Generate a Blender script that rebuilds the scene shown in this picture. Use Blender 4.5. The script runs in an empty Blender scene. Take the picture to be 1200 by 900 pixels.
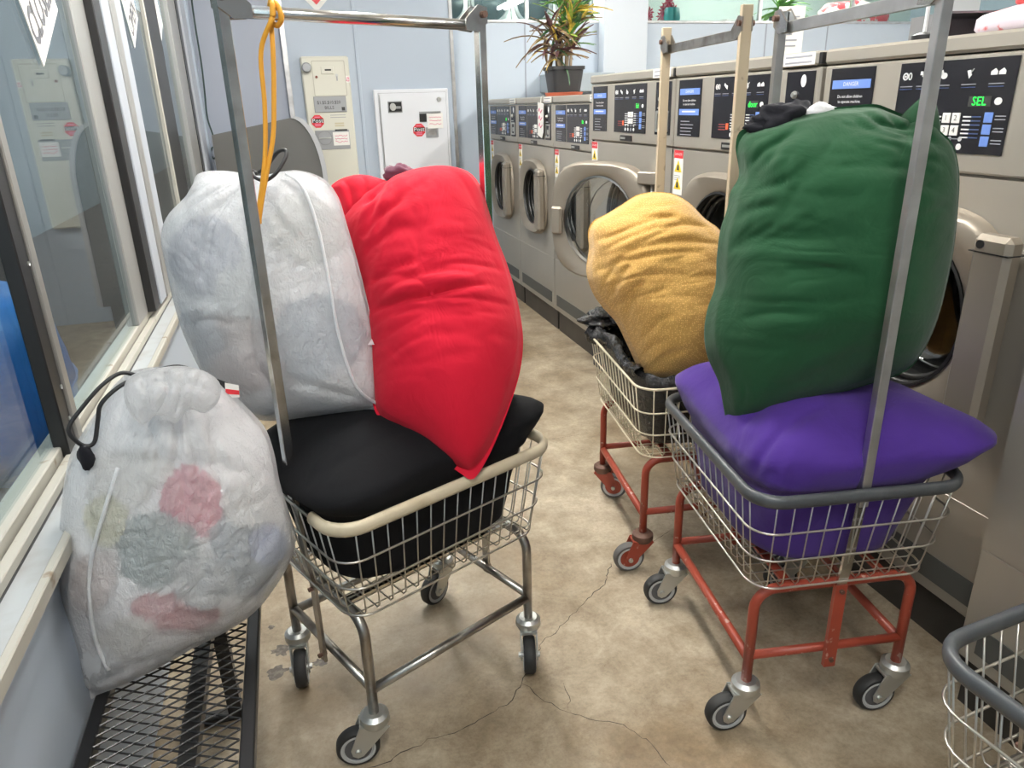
import bpy, math, random
import numpy as np
from mathutils import Vector, Matrix, noise
random.seed(7)
scene = bpy.context.scene
col = scene.collection
PI = math.pi

# ------------------------------------------------------------------ camera
FPX, CAM_H, CX, CY = 856.0, 1.6, 600.0, 450.0
_Z = np.array([-61., 2236., -856.]); _Z /= np.linalg.norm(_Z)
_Y = np.array([-275., 320., 856.]); _Y -= _Z*(_Y @ _Z); _Y /= np.linalg.norm(_Y)
_rb = lambda v: np.array([v[0], v[1], -v[2]])
_X = _rb(np.cross(_rb(_Y), _rb(_Z)))
RW = np.stack([_X, _Y, _Z], axis=1)            # camera (right, up, forward) from world
CPOS = np.array([0., 0., CAM_H])
cam_data = bpy.data.cameras.new('camera')
cam = bpy.data.objects.new('camera', cam_data); col.objects.link(cam)
cam_data.sensor_width = 36.0
cam_data.lens = FPX/1200*36
cam_data.clip_start = 0.05
m = Matrix.Identity(4)
for i in range(3):
    m[i][0] = RW[0][i]; m[i][1] = RW[1][i]; m[i][2] = -RW[2][i]; m[i][3] = CPOS[i]
cam.matrix_world = m
scene.camera = cam

# ------------------------------------------------------------------ world, exposure
world = bpy.data.worlds.new('world'); scene.world = world
world.use_nodes = True
wn = world.node_tree
bg = wn.nodes['Background']
bg.inputs[0].default_value = (0.80, 0.88, 1.0, 1)
bg.inputs[1].default_value = 2.3
vs = scene.view_settings
vs.view_transform = 'Standard'; vs.look = 'None'; vs.gamma = 1.0; vs.use_curve_mapping = False
vs.exposure = 0.0
LAMP_POWER = 122.0        # emission strength of the ceiling tube diffusers
LAMP_SPOTS = [(0.10, -0.25), (0.55, 2.5), (0.55, 4.4), (3.6, 1.8), (3.6, 4.6), (6.4, 3.6), (2.4, 7.3), (5.4, 7.3)]  # last two spots added only to brighten the room beyond the glass strip

def ray(x, y):
    d = RW.T @ np.array([x-CX, CY-y, FPX]); return d/np.linalg.norm(d)
def at_z(x, y, z):
    d = ray(x, y); return CPOS + d*((z-CAM_H)/d[2])
def at_x(x, y, X):
    d = ray(x, y); return CPOS + d*(X/d[0])
def at_y(x, y, Y):
    d = ray(x, y); return CPOS + d*(Y/d[1])
def project(P):
    v = (np.asarray(P, float)-CPOS) @ RW.T
    return np.stack([CX+FPX*v[..., 0]/v[..., 2], CY-FPX*v[..., 1]/v[..., 2]], axis=-1)

# ------------------------------------------------------------------ materials
MATS = {}
def mat(name, color, rough=0.5, metal=0.0, bump=None, vary=None, emit=None, spec=None, coat=0, sheen=0):
    """bump=(scale, strength, distance) vary=(scale, second colour, contrast lo, hi)"""
    if name in MATS: return MATS[name]
    mt = bpy.data.materials.new(name); mt.use_nodes = True
    nt = mt.node_tree; b = nt.nodes['Principled BSDF']
    b.inputs['Base Color'].default_value = (*color, 1)
    b.inputs['Roughness'].default_value = rough
    b.inputs['Metallic'].default_value = metal
    if spec is not None: b.inputs['Specular IOR Level'].default_value = spec
    if coat: b.inputs['Coat Weight'].default_value = coat
    if sheen: b.inputs['Sheen Weight'].default_value = sheen; b.inputs['Sheen Roughness'].default_value = 0.5
    tc = nt.nodes.new('ShaderNodeTexCoord')
    if vary:
        n = nt.nodes.new('ShaderNodeTexNoise'); n.inputs['Scale'].default_value = vary[0]; n.inputs['Detail'].default_value = 6
        r = nt.nodes.new('ShaderNodeValToRGB')
        r.color_ramp.elements[0].position = vary[2]; r.color_ramp.elements[1].position = vary[3]
        r.color_ramp.elements[0].color = (*color, 1); r.color_ramp.elements[1].color = (*vary[1], 1)
        nt.links.new(tc.outputs['Object'], n.inputs['Vector'])
        nt.links.new(n.outputs['Fac'], r.inputs['Fac']); nt.links.new(r.outputs['Color'], b.inputs['Base Color'])
    if bump:
        n = nt.nodes.new('ShaderNodeTexNoise'); n.inputs['Scale'].default_value = bump[0]; n.inputs['Detail'].default_value = 5
        bp = nt.nodes.new('ShaderNodeBump'); bp.inputs['Strength'].default_value = bump[1]; bp.inputs['Distance'].default_value = bump[2]
        nt.links.new(tc.outputs['Object'], n.inputs['Vector'])
        nt.links.new(n.outputs['Fac'], bp.inputs['Height']); nt.links.new(bp.outputs['Normal'], b.inputs['Normal'])
    if emit:
        b.inputs['Emission Color'].default_value = (*emit[0], 1); b.inputs['Emission Strength'].default_value = emit[1]
    MATS[name] = mt
    return mt

def glass_mat(name, tint, ior=1.5, gloss_rough=0.0):
    if name in MATS: return MATS[name]
    mt = bpy.data.materials.new(name); mt.use_nodes = True
    nt = mt.node_tree; nt.nodes.clear()
    out = nt.nodes.new('ShaderNodeOutputMaterial'); mix = nt.nodes.new('ShaderNodeMixShader')
    tr = nt.nodes.new('ShaderNodeBsdfTransparent'); tr.inputs[0].default_value = (*tint, 1)
    gl = nt.nodes.new('ShaderNodeBsdfGlossy'); gl.inputs['Roughness'].default_value = gloss_rough
    fr = nt.nodes.new('ShaderNodeFresnel'); ge = nt.nodes.new('ShaderNodeNewGeometry'); mr = nt.nodes.new('ShaderNodeMapRange')
    mr.inputs[3].default_value = ior; mr.inputs[4].default_value = 1/ior
    nt.links.new(ge.outputs['Backfacing'], mr.inputs[0]); nt.links.new(mr.outputs[0], fr.inputs[0])
    nt.links.new(fr.outputs[0], mix.inputs[0]); nt.links.new(tr.outputs[0], mix.inputs[1]); nt.links.new(gl.outputs[0], mix.inputs[2])
    nt.links.new(mix.outputs[0], out.inputs[0])
    MATS[name] = mt
    return mt

WALLB = mat('wall_blue_paint', (0.40, 0.46, 0.54), 0.45, bump=(6, 0.08, 0.01))
WALLP = mat('wall_blue_shade_joint', (0.33, 0.36, 0.43), 0.5)  # shade of the left back wall put into the colour; panel joints share it
WHITEP = mat('white_paint', (0.72, 0.74, 0.76), 0.4)
CEIL = mat('ceiling_paint', (0.80, 0.80, 0.78), 0.8)
ALU = mat('aluminium', (0.62, 0.62, 0.62), 0.38, 1.0, vary=(12, (0.45, 0.45, 0.45), 0.35, 0.7))
ALUD = mat('anodised_frame', (0.34, 0.33, 0.31), 0.42, 0.6)
SILLM = mat('sill_paint', (0.36, 0.38, 0.39), 0.5, vary=(9, (0.29, 0.28, 0.26), 0.5, 0.75))
CREAMW = mat('cream_window_paint', (0.38, 0.365, 0.32), 0.5, vary=(14, (0.20, 0.15, 0.10), 0.62, 0.70))
BLACKM = mat('black_metal', (0.012, 0.012, 0.013), 0.38)
BLACKR = mat('black_rubber', (0.02, 0.02, 0.02), 0.6)
STEEL = mat('washer_steel', (0.44, 0.41, 0.355), 0.38, 0.5, bump=(40, 0.03, 0.002), vary=(2.5, (0.40, 0.375, 0.33), 0.3, 0.7))
STEELD = mat('washer_door_frame', (0.33, 0.29, 0.24), 0.40, 0.55)
TOEM = mat('washer_toe_grille', (0.10, 0.105, 0.10), 0.5, 0.3)
PLINTH = mat('black_plinth', (0.022, 0.021, 0.02), 0.35, vary=(5, (0.05, 0.045, 0.04), 0.4, 0.7))
PANEL = mat('control_panel_black', (0.012, 0.012, 0.016), 0.25)
BLUEL = mat('print_blue', (0.14, 0.25, 0.62), 0.4)
WPRINT = mat('print_white', (0.75, 0.75, 0.75), 0.5)
GPRINT = mat('print_grey', (0.30, 0.31, 0.34), 0.5)
BPRINT = mat('print_black', (0.03, 0.03, 0.03), 0.5)
RPRINT = mat('print_red', (0.62, 0.03, 0.04), 0.45)
PPRINT = mat('print_pink', (0.70, 0.20, 0.30), 0.5)
YPRINT = mat('print_yellow', (0.75, 0.55, 0.03), 0.5)
LEDG = mat('led_green', (0.0, 0.2, 0.02), 0.4, emit=((0.02, 1.0, 0.08), 2.2))
LEDR = mat('led_orange_button', (0.7, 0.12, 0.05), 0.4)
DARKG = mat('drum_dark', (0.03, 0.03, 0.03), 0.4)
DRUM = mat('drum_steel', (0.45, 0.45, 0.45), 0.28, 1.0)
GASKET = mat('door_gasket', (0.02, 0.02, 0.02), 0.35)
CHROME = mat('chrome', (0.72, 0.71, 0.69), 0.20, 1.0, bump=(30, 0.05, 0.002), vary=(18, (0.50, 0.47, 0.43), 0.45, 0.75))
WIREM = mat('wire_zinc', (0.60, 0.57, 0.52), 0.30, 1.0)
ZINC = mat('caster_zinc', (0.55, 0.56, 0.54), 0.40, 0.85)
OLDSTEEL = mat('aged_steel_tube', (0.42, 0.40, 0.37), 0.30, 0.95, vary=(16, (0.20, 0.17, 0.14), 0.45, 0.75))
REDP = mat('red_frame_paint', (0.30, 0.050, 0.026), 0.42, vary=(34, (0.46, 0.28, 0.23), 0.64, 0.69), bump=(60, 0.1, 0.001))
RUST = mat('rusty_caster', (0.13, 0.07, 0.05), 0.6, 0.3)
CREAMP = mat('cream_pole_paint', (0.52, 0.43, 0.30), 0.5, vary=(22, (0.20, 0.16, 0.12), 0.60, 0.70))
CREAMWIRE = mat('cream_wire', (0.62, 0.55, 0.40), 0.45)
BUMPC = mat('cream_bumper', (0.58, 0.50, 0.36), 0.45, vary=(14, (0.42, 0.34, 0.22), 0.5, 0.8))
BUMPG = mat('grey_bumper', (0.05, 0.055, 0.06), 0.38, vary=(16, (0.085, 0.09, 0.095), 0.5, 0.8))
TYREG = mat('grey_tyre', (0.10, 0.095, 0.09), 0.6)
HUBG = mat('wheel_hub_ring', (0.45, 0.46, 0.46), 0.5)
MIDG = mat('wheel_disc', (0.10, 0.10, 0.105), 0.5)
CREAMCH = mat('changer_cream', (0.62, 0.61, 0.53), 0.42)
GREYPL = mat('changer_plate', (0.33, 0.34, 0.35), 0.4, 0.4)
PANELW = mat('panel_white', (0.70, 0.72, 0.76), 0.38)
PAPER = mat('paper', (0.78, 0.77, 0.74), 0.7)
YCORD = mat('yellow_cord', (0.75, 0.36, 0.03), 0.6, bump=(400, 0.6, 0.002))
BCORD = mat('black_cord', (0.012, 0.012, 0.014), 0.55, bump=(500, 0.5, 0.002))
POTM = mat('pot_black', (0.028, 0.028, 0.03), 0.45)
TERRA = mat('terracotta_saucer', (0.42, 0.10, 0.05), 0.6)
SOIL = mat('soil', (0.04, 0.03, 0.02), 0.9)
BARK = mat('plant_stem', (0.35, 0.27, 0.18), 0.7)
BENCHM = mat('bench_black_coating', (0.014, 0.014, 0.015), 0.32)
BOARDG = mat('dark_grey_laminate', (0.10, 0.10, 0.095), 0.5)
BOARDE = mat('light_edge_band', (0.42, 0.43, 0.45), 0.45)
DRYW = mat('dryer_enamel', (0.62, 0.66, 0.64), 0.4)
CONC = mat('pavement', (0.20, 0.18, 0.16), 0.8, vary=(3, (0.14, 0.12, 0.10), 0.4, 0.7))
BRICKP = mat('brown_paving', (0.085, 0.058, 0.042), 0.8, vary=(6, (0.06, 0.042, 0.032), 0.4, 0.7))
BLUEB = mat('blue_plastic', (0.02, 0.20, 0.62), 0.4)
STUCCO = mat('facade_grey', (0.15, 0.16, 0.16), 0.8, vary=(1.2, (0.19, 0.20, 0.20), 0.4, 0.7))
GLASS = glass_mat('window_glass', (0.80, 0.86, 0.85))
DGLASS = glass_mat('door_glass', (0.80, 0.82, 0.82), 2.1, 0.03)
LAMPM = mat('tube_diffuser', (0.9, 0.9, 0.9), 0.5, emit=((1.0, 0.97, 0.91), LAMP_POWER))

def floor_material():
    mt = bpy.data.materials.new('stained_concrete'); mt.use_nodes = True
    nt = mt.node_tree; b = nt.nodes['Principled BSDF']; L = nt.links
    tc = nt.nodes.new('ShaderNodeTexCoord')
    def nz(scale, detail, rough=0.6, dist=0.0):
        n = nt.nodes.new('ShaderNodeTexNoise'); n.inputs['Scale'].default_value = scale
        n.inputs['Detail'].default_value = detail; n.inputs['Roughness'].default_value = rough
        n.inputs['Distortion'].default_value = dist
        L.new(tc.outputs['Object'], n.inputs['Vector']); return n
    def ramp(src, p0, c0, p1, c1):
        r = nt.nodes.new('ShaderNodeValToRGB'); e = r.color_ramp.elements
        e[0].position = p0; e[1].position = p1; e[0].color = (*c0, 1); e[1].color = (*c1, 1)
        L.new(src.outputs['Fac'], r.inputs['Fac']); return r
    def mixc(kind, fac, a, bb):
        x = nt.nodes.new('ShaderNodeMix'); x.data_type = 'RGBA'; x.blend_type = kind
        x.inputs[0].default_value = fac; L.new(a, x.inputs[6]); L.new(bb, x.inputs[7]); return x.outputs[2]
    base = ramp(nz(1.3, 7, 0.62, 0.4), 0.34, (0.245, 0.175, 0.100), 0.68, (0.58, 0.50, 0.38))
    mid = ramp(nz(7, 10, 0.78, 0.25), 0.34, (0.45, 0.40, 0.33), 0.60, (1, 1, 1))
    fine = ramp(nz(70, 6, 0.75), 0.30, (0.72, 0.70, 0.67), 0.55, (1, 1, 1))
    pale = ramp(nz(3.1, 10, 0.8, 0.3), 0.56, (0, 0, 0), 0.76, (0.13, 0.12, 0.10))
    speck = ramp(nz(160, 2), 0.70, (1, 1, 1), 0.76, (0.45, 0.42, 0.38))
    c = mixc('MULTIPLY', 0.8, base.outputs[0], mid.outputs[0])
    c = mixc('MULTIPLY', 0.8, c, fine.outputs[0])
    c = mixc('ADD', 0.8, c, pale.outputs[0])
    c = mixc('MULTIPLY', 0.7, c, speck.outputs[0])
    L.new(c, b.inputs['Base Color'])
    rr = nt.nodes.new('ShaderNodeMapRange'); rr.inputs[3].default_value = 0.32; rr.inputs[4].default_value = 0.6
    L.new(mid.outputs[0], rr.inputs[0]); L.new(rr.outputs[0], b.inputs['Roughness'])
    bp = nt.nodes.new('ShaderNodeBump'); bp.inputs['Strength'].default_value = 0.15; bp.inputs['Distance'].default_value = 0.004
    L.new(fine.outputs[0], bp.inputs['Height']); L.new(bp.outputs[0], b.inputs['Normal'])
    return mt
FLOORM = floor_material()

def fabric(name, color, dark, weave=900, rough=0.85, wr=(9, 0.35, 0.012), sheen=0.25, pattern=None):
    mt = bpy.data.materials.new(name); mt.use_nodes = True
    nt = mt.node_tree; b = nt.nodes['Principled BSDF']; L = nt.links
    b.inputs['Roughness'].default_value = rough; b.inputs['Sheen Weight'].default_value = sheen
    b.inputs['Specular IOR Level'].default_value = 0.2
    tc = nt.nodes.new('ShaderNodeTexCoord')
    n = nt.nodes.new('ShaderNodeTexNoise'); n.inputs['Scale'].default_value = 4; n.inputs['Detail'].default_value = 5
    r = nt.nodes.new('ShaderNodeValToRGB'); r.color_ramp.elements[0].position = .3; r.color_ramp.elements[1].position = .7
    r.color_ramp.elements[0].color = (*dark, 1); r.color_ramp.elements[1].color = (*color, 1)
    L.new(tc.outputs['Object'], n.inputs['Vector']); L.new(n.outputs['Fac'], r.inputs['Fac'])
    colour = r.outputs['Color']
    if pattern:
        v = nt.nodes.new('ShaderNodeTexVoronoi'); v.inputs['Scale'].default_value = pattern[0]; v.inputs['Randomness'].default_value = 0.55
        L.new(tc.outputs['Object'], v.inputs['Vector'])
        pr = nt.nodes.new('ShaderNodeValToRGB'); pr.color_ramp.elements[0].position = .22; pr.color_ramp.elements[1].position = .42
        pr.color_ramp.elements[0].color = (*pattern[1], 1); pr.color_ramp.elements[1].color = (*pattern[2], 1)
        L.new(v.outputs['Distance'], pr.inputs['Fac'])
        x = nt.nodes.new('ShaderNodeMix'); x.data_type = 'RGBA'; x.blend_type = 'MULTIPLY'; x.inputs[0].default_value = 1
        L.new(colour, x.inputs[6]); L.new(pr.outputs[0], x.inputs[7]); colour = x.outputs[2]
    L.new(colour, b.inputs['Base Color'])
    w = nt.nodes.new('ShaderNodeTexNoise'); w.inputs['Scale'].default_value = wr[0]; w.inputs['Detail'].default_value = 4; w.inputs['Distortion'].default_value = 1.2
    f2 = nt.nodes.new('ShaderNodeTexNoise'); f2.inputs['Scale'].default_value = weave; f2.inputs['Detail'].default_value = 1
    for q in (w, f2): L.new(tc.outputs['Object'], q.inputs['Vector'])
    b1 = nt.nodes.new('ShaderNodeBump'); b1.inputs['Strength'].default_value = wr[1]; b1.inputs['Distance'].default_value = wr[2]
    b2 = nt.nodes.new('ShaderNodeBump'); b2.inputs['Strength'].default_value = 0.15; b2.inputs['Distance'].default_value = 0.001
    L.new(w.outputs['Fac'], b1.inputs['Height']); L.new(f2.outputs['Fac'], b2.inputs['Height'])
    L.new(b1.outputs[0], b2.inputs['Normal']); L.new(b2.outputs[0], b.inputs['Normal'])
    MATS[name] = mt
    return mt
F_RED = fabric('red_fabric', (0.53, 0.0075, 0.028), (0.47, 0.0065, 0.023), sheen=0.05)
F_BLACK = fabric('black_fabric', (0.0045, 0.0048, 0.0060), (0.003, 0.003, 0.004), sheen=0.01, wr=(7, 0.3, 0.012))
F_GREEN = fabric('green_fabric', (0.0085, 0.058, 0.021), (0.0065, 0.048, 0.017), sheen=0.12)
F_PURP = fabric('purple_fabric', (0.056, 0.021, 0.20), (0.045, 0.016, 0.165), sheen=0.12)
F_MUST = fabric('mustard_knit', (0.86, 0.55, 0.19), (0.78, 0.50, 0.16), pattern=(170, (1, 1, 1), (0.66, 0.60, 0.50)))
F_NAVY = fabric('dark_garment', (0.012, 0.013, 0.018), (0.008, 0.008, 0.012), sheen=0.05)
F_WHITE = fabric('white_garment', (0.70, 0.70, 0.70), (0.6, 0.6, 0.62))
F_MAUVE = fabric('mauve_garment', (0.16, 0.05, 0.09), (0.10, 0.04, 0.06))
F_GREY = fabric('grey_garment', (0.10, 0.10, 0.10), (0.06, 0.06, 0.06))

def garment_mat(name, c):
    return fabric('garment_'+name, c, tuple(v*0.85 for v in c))

def plastic_mat(name, color, opacity, crinkle=(26, 0.9), rough=0.28, stretch=(1, 1, 1)):
    mt = bpy.data.materials.new(name); mt.use_nodes = True
    nt = mt.node_tree; L = nt.links; b = nt.nodes['Principled BSDF']; out = nt.nodes['Material Output']
    b.inputs['Base Color'].default_value = (*color, 1); b.inputs['Roughness'].default_value = rough
    b.inputs['Specular IOR Level'].default_value = 0.6
    tc = nt.nodes.new('ShaderNodeTexCoord'); mp = nt.nodes.new('ShaderNodeMapping'); mp.inputs['Scale'].default_value = stretch
    L.new(tc.outputs['Object'], mp.inputs['Vector'])
    n1 = nt.nodes.new('ShaderNodeTexNoise'); n1.inputs['Scale'].default_value = crinkle[0]; n1.inputs['Detail'].default_value = 7
    n1.inputs['Roughness'].default_value = 0.62; n1.inputs['Distortion'].default_value = 1.6
    mp2 = nt.nodes.new('ShaderNodeMapping'); mp2.inputs['Scale'].default_value = (2.2, 2.2, 0.5); mp2.inputs['Rotation'].default_value = (0.3, 0.7, 0.4)
    L.new(tc.outputs['Object'], mp2.inputs['Vector'])
    n2 = nt.nodes.new('ShaderNodeTexNoise'); n2.inputs['Scale'].default_value = crinkle[0]*1.7; n2.inputs['Detail'].default_value = 4; n2.inputs['Distortion'].default_value = 0.8
    L.new(mp.outputs[0], n1.inputs['Vector']); L.new(mp2.outputs[0], n2.inputs['Vector'])
    b1 = nt.nodes.new('ShaderNodeBump'); b1.inputs['Strength'].default_value = crinkle[1]; b1.inputs['Distance'].default_value = 0.016
    b2 = nt.nodes.new('ShaderNodeBump'); b2.inputs['Strength'].default_value = crinkle[1]*0.7; b2.inputs['Distance'].default_value = 0.009
    L.new(n1.outputs['Fac'], b1.inputs['Height']); L.new(n2.outputs['Fac'], b2.inputs['Height'])
    L.new(b1.outputs[0], b2.inputs['Normal']); L.new(b2.outputs[0], b.inputs['Normal'])
    if opacity < 1:
        tr = nt.nodes.new('ShaderNodeBsdfTransparent'); mx = nt.nodes.new('ShaderNodeMixShader')
        mx.inputs[0].default_value = opacity
        tl = nt.nodes.new('ShaderNodeBsdfTranslucent'); tl.inputs[0].default_value = (*color, 1); m2 = nt.nodes.new('ShaderNodeMixShader'); m2.inputs[0].default_value = 0.35
        L.new(b2.outputs[0], tl.inputs['Normal']); L.new(b.outputs[0], m2.inputs[1]); L.new(tl.outputs[0], m2.inputs[2])
        L.new(tr.outputs[0], mx.inputs[1]); L.new(m2.outputs[0], mx.inputs[2]); L.new(mx.outputs[0], out.inputs['Surface'])
    MATS[name] = mt
    return mt
PLASTW = plastic_mat('white_plastic_film', (0.94, 0.95, 0.97), 0.56, crinkle=(38, 1.0), rough=0.18)
PLASTSEAM = plastic_mat('white_plastic_seam', (0.84, 0.86, 0.88), 0.95, crinkle=(60, 0.4))
PLASTB = plastic_mat('black_plastic_film', (0.005, 0.005, 0.006), 1.0, crinkle=(22, 0.8), rough=0.14)

# ------------------------------------------------------------------ mesh helpers
class MB:
    def __init__(s): s.v = []; s.f = []
    def add(s, verts, faces):
        o = len(s.v); s.v += [tuple(map(float, p)) for p in verts]; s.f += [tuple(i+o for i in f) for f in faces]; return s
    def box(s, lo, hi, bev=0.0):
        x0, y0, z0 = lo; x1, y1, z1 = hi
        if bev <= 0:
            v = [(x0,y0,z0),(x1,y0,z0),(x1,y1,z0),(x0,y1,z0),(x0,y0,z1),(x1,y0,z1),(x1,y1,z1),(x0,y1,z1)]
            return s.add(v, [(0,3,2,1),(4,5,6,7),(0,1,5,4),(1,2,6,5),(2,3,7,6),(3,0,4,7)])
        b = min(bev, (x1-x0)/2.01, (y1-y0)/2.01, (z1-z0)/2.01)
        v = []; idx = {}
        for ix in (0, 1):
            for iy in (0, 1):
                for iz in (0, 1):
                    for ax in range(3):
                        c = [x1 if ix else x0, y1 if iy else y0, z1 if iz else z0]
                        sg = [1 if ix else -1, 1 if iy else -1, 1 if iz else -1]
                        for k in range(3):
                            if k != ax: c[k] -= sg[k]*b
                        idx[ix, iy, iz, ax] = len(v); v.append(tuple(c))
        f = []
        for ax in range(3):
            o = [k for k in range(3) if k != ax]
            for sd in (0, 1):
                q = []
                for a_, b_ in ((0,0),(1,0),(1,1),(0,1)):
                    k = [0,0,0]; k[ax] = sd; k[o[0]] = a_; k[o[1]] = b_
                    q.append(idx[(*k, ax)])
                flip = (sd == 0) ^ (ax == 1)
                f.append(tuple(q[::-1]) if flip else tuple(q))
        for ax in range(3):
            o = [k for k in range(3) if k != ax]
            for a_ in (0, 1):
                for b_ in (0, 1):
                    k0 = [0,0,0]; k0[o[0]] = a_; k0[o[1]] = b_; k1 = list(k0); k1[ax] = 1
                    f.append((idx[(*k0, o[0])], idx[(*k1, o[0])], idx[(*k1, o[1])], idx[(*k0, o[1])]))
        for ix in (0, 1):
            for iy in (0, 1):
                for iz in (0, 1): f.append((idx[ix,iy,iz,0], idx[ix,iy,iz,1], idx[ix,iy,iz,2]))
        return s.add(v, f)
    def tube(s, pts, r, n=8, closed=False, cap=True, ry=None):
        P = [Vector(p) for p in pts]; m_ = len(P)
        rad = r if isinstance(r, (list, tuple)) else [r]*m_
        up = None; rings = []
        for i in range(m_):
            if closed: t = (P[(i+1) % m_]-P[i-1])
            else: t = P[min(i+1, m_-1)]-P[max(i-1, 0)]
            t = t.normalized() if t.length > 1e-9 else Vector((0, 0, 1))
            if up is None:
                a = Vector((0, 0, 1)) if abs(t.z) < .9 else Vector((0, 1, 0))
                up = (a - t*a.dot(t)).normalized()
            else:
                up = up - t*up.dot(t)
                up = up.normalized() if up.length > 1e-6 else t.orthogonal().normalized()
            sd = t.cross(up)
            rings.append([P[i] + up*(math.cos(2*PI*k/n)*rad[i]) + sd*(math.sin(2*PI*k/n)*(ry if ry else rad[i])) for k in range(n)])
        v = [p for rg in rings for p in rg]; f = []
        for i in range(m_ if closed else m_-1):
            j = (i+1) % m_
            for k in range(n): f.append((i*n+k, i*n+(k+1) % n, j*n+(k+1) % n, j*n+k))
        if cap and not closed: f += [tuple(range(n))[::-1], tuple((m_-1)*n+k for k in range(n))]
        return s.add(v, f)
    def lathe(s, prof, n=24, axis='z', center=(0,0,0), a0=0, a1=2*PI):
        full = abs(a1-a0-2*PI) < 1e-6; cnt = n if full else n+1
        v = []; f = []
        for (r, h) in prof:
            for k in range(cnt):
                a = a0+(a1-a0)*k/n; c, d = math.cos(a)*r, math.sin(a)*r
                p = (c, d, h) if axis == 'z' else ((c, h, d) if axis == 'y' else (h, c, d))
                v.append(tuple(p[q]+center[q] for q in range(3)))
        for i in range(len(prof)-1):
            for k in range(n):
                a, b = i*cnt+k, i*cnt+(k+1) % cnt
                f.append((a, b, b+cnt, a+cnt))
        return s.add(v, f)
    def prism(s, poly, y0, y1, plane='xz'):
        n = len(poly)
        def mk(p, d): return (p[0], d, p[1]) if plane == 'xz' else ((p[0], p[1], d) if plane == 'xy' else (d, p[0], p[1]))
        v = [mk(p, y0) for p in poly]+[mk(p, y1) for p in poly]
        f = [tuple(range(n)), tuple(range(n, 2*n))[::-1]]
        for i in range(n): f.append((i, i+n, (i+1) % n+n, (i+1) % n))
        return s.add(v, f)
    def ring(s, outer, inner, y0, y1):
        """flat ring between two same-length loops in xz, extruded y0..y1"""
        n = len(outer)
        v = [(p[0], y0, p[1]) for p in outer]+[(p[0], y0, p[1]) for p in inner]+[(p[0], y1, p[1]) for p in outer]+[(p[0], y1, p[1]) for p in inner]
        f = []
        for i in range(n):
            j = (i+1) % n
            f += [(i, j, n+j, n+i), (2*n+i, 3*n+i, 3*n+j, 2*n+j), (i, 2*n+i, 2*n+j, j), (n+i, n+j, 3*n+j, 3*n+i)]
        return s.add(v, f)
    def mesh(s, name):
        me = bpy.data.meshes.new(name); me.from_pydata(s.v, [], s.f); me.update(); return me
    def build(s, name, material, parent=None, smooth=False, **kw):
        return link(name, s.mesh(name), material, parent, smooth, **kw)

def fix_normals(me):
    import bmesh
    bm = bmesh.new(); bm.from_mesh(me); bmesh.ops.recalc_face_normals(bm, faces=bm.faces); bm.to_mesh(me); bm.free()
def link(name, me, material, parent=None, smooth=False, loc=None, rot=None, label=None):
    if not me.materials: me.materials.append(material)
    if smooth is True: me.polygons.foreach_set('use_smooth', [True]*len(me.polygons))
    elif smooth: 
        me.polygons.foreach_set('use_smooth', [True]*len(me.polygons)); me.set_sharp_from_angle(angle=math.radians(smooth))
    o = bpy.data.objects.new(name, me); col.objects.link(o)
    if parent: o.parent = parent
    if loc is not None: o.location = loc
    if rot is not None: o.rotation_euler = rot
    if label: o['label'] = label
    return o
def tag(o, label, cat, group=None):
    o['label'] = label; o['category'] = cat
    if group: o['group'] = group
    return o
def thing(name, label, cat, loc=(0,0,0), rz=0.0, group=None):
    o = bpy.data.objects.new(name, None); col.objects.link(o); o.empty_display_size = .1
    o.location = loc; o.rotation_euler = (0, 0, rz)
    return tag(o, label, cat, group)
def struct(name, mb, material, parent=None, smooth=False):
    o = mb.build(name, material, parent, smooth)
    if parent is None: o['kind'] = 'structure'
    return o
def rrect(x0, z0, x1, z1, r, n=5):
    p = []
    for (cx_, cz_, a) in ((x1-r, z1-r, 0), (x0+r, z1-r, 90), (x0+r, z0+r, 180), (x1-r, z0+r, 270)):
        for k in range(n+1):
            t = math.radians(a+90*k/n); p.append((cx_+r*math.cos(t), cz_+r*math.sin(t)))
    return p
def bez(pts, n=8, closed=False):
    """Catmull-Rom through points"""
    P = [np.array(p, float) for p in pts]; m_ = len(P); out = []
    rng = range(m_) if closed else range(m_-1)
    for i in rng:
        p0 = P[i-1] if (closed or i > 0) else P[0]*2-P[1]
        p1, p2 = P[i], P[(i+1) % m_]
        p3 = P[(i+2) % m_] if (closed or i+2 < m_) else P[-1]*2-P[-2]
        for k in range(n):
            t = k/n
            out.append(.5*((2*p1)+(-p0+p2)*t+(2*p0-5*p1+4*p2-p3)*t*t+(-p0+3*p1-3*p2+p3)*t**3))
    if not closed: out.append(P[-1])
    return out
_txt = {}
def text_mesh(s, size, bold=0.0, depth=0.0):
    k = (s, size, bold)
    if k in _txt: return _txt[k].copy()
    cu = bpy.data.curves.new('t', 'FONT'); cu.body = s; cu.size = size; cu.extrude = depth; cu.offset = bold; cu.resolution_u = 2
    cu.align_x = 'CENTER'; cu.align_y = 'CENTER'
    o = bpy.data.objects.new('t', cu); col.objects.link(o)
    dg = bpy.context.evaluated_depsgraph_get(); me = bpy.data.meshes.new_from_object(o.evaluated_get(dg))
    bpy.data.objects.remove(o); bpy.data.curves.remove(cu)
    me.materials.clear(); _txt[k] = me
    return me.copy()
def text(s, size, material, parent, loc, rot=(PI/2, 0, 0), name='lettering', sx=1.0, sy=1.0, bold=0.0):
    me = text_mesh(s, size, bold)
    if sx != 1 or sy != 1: me.transform(Matrix.Diagonal((sx, sy, 1, 1)))
    return link(name, me, material, parent, loc=loc, rot=rot)

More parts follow.
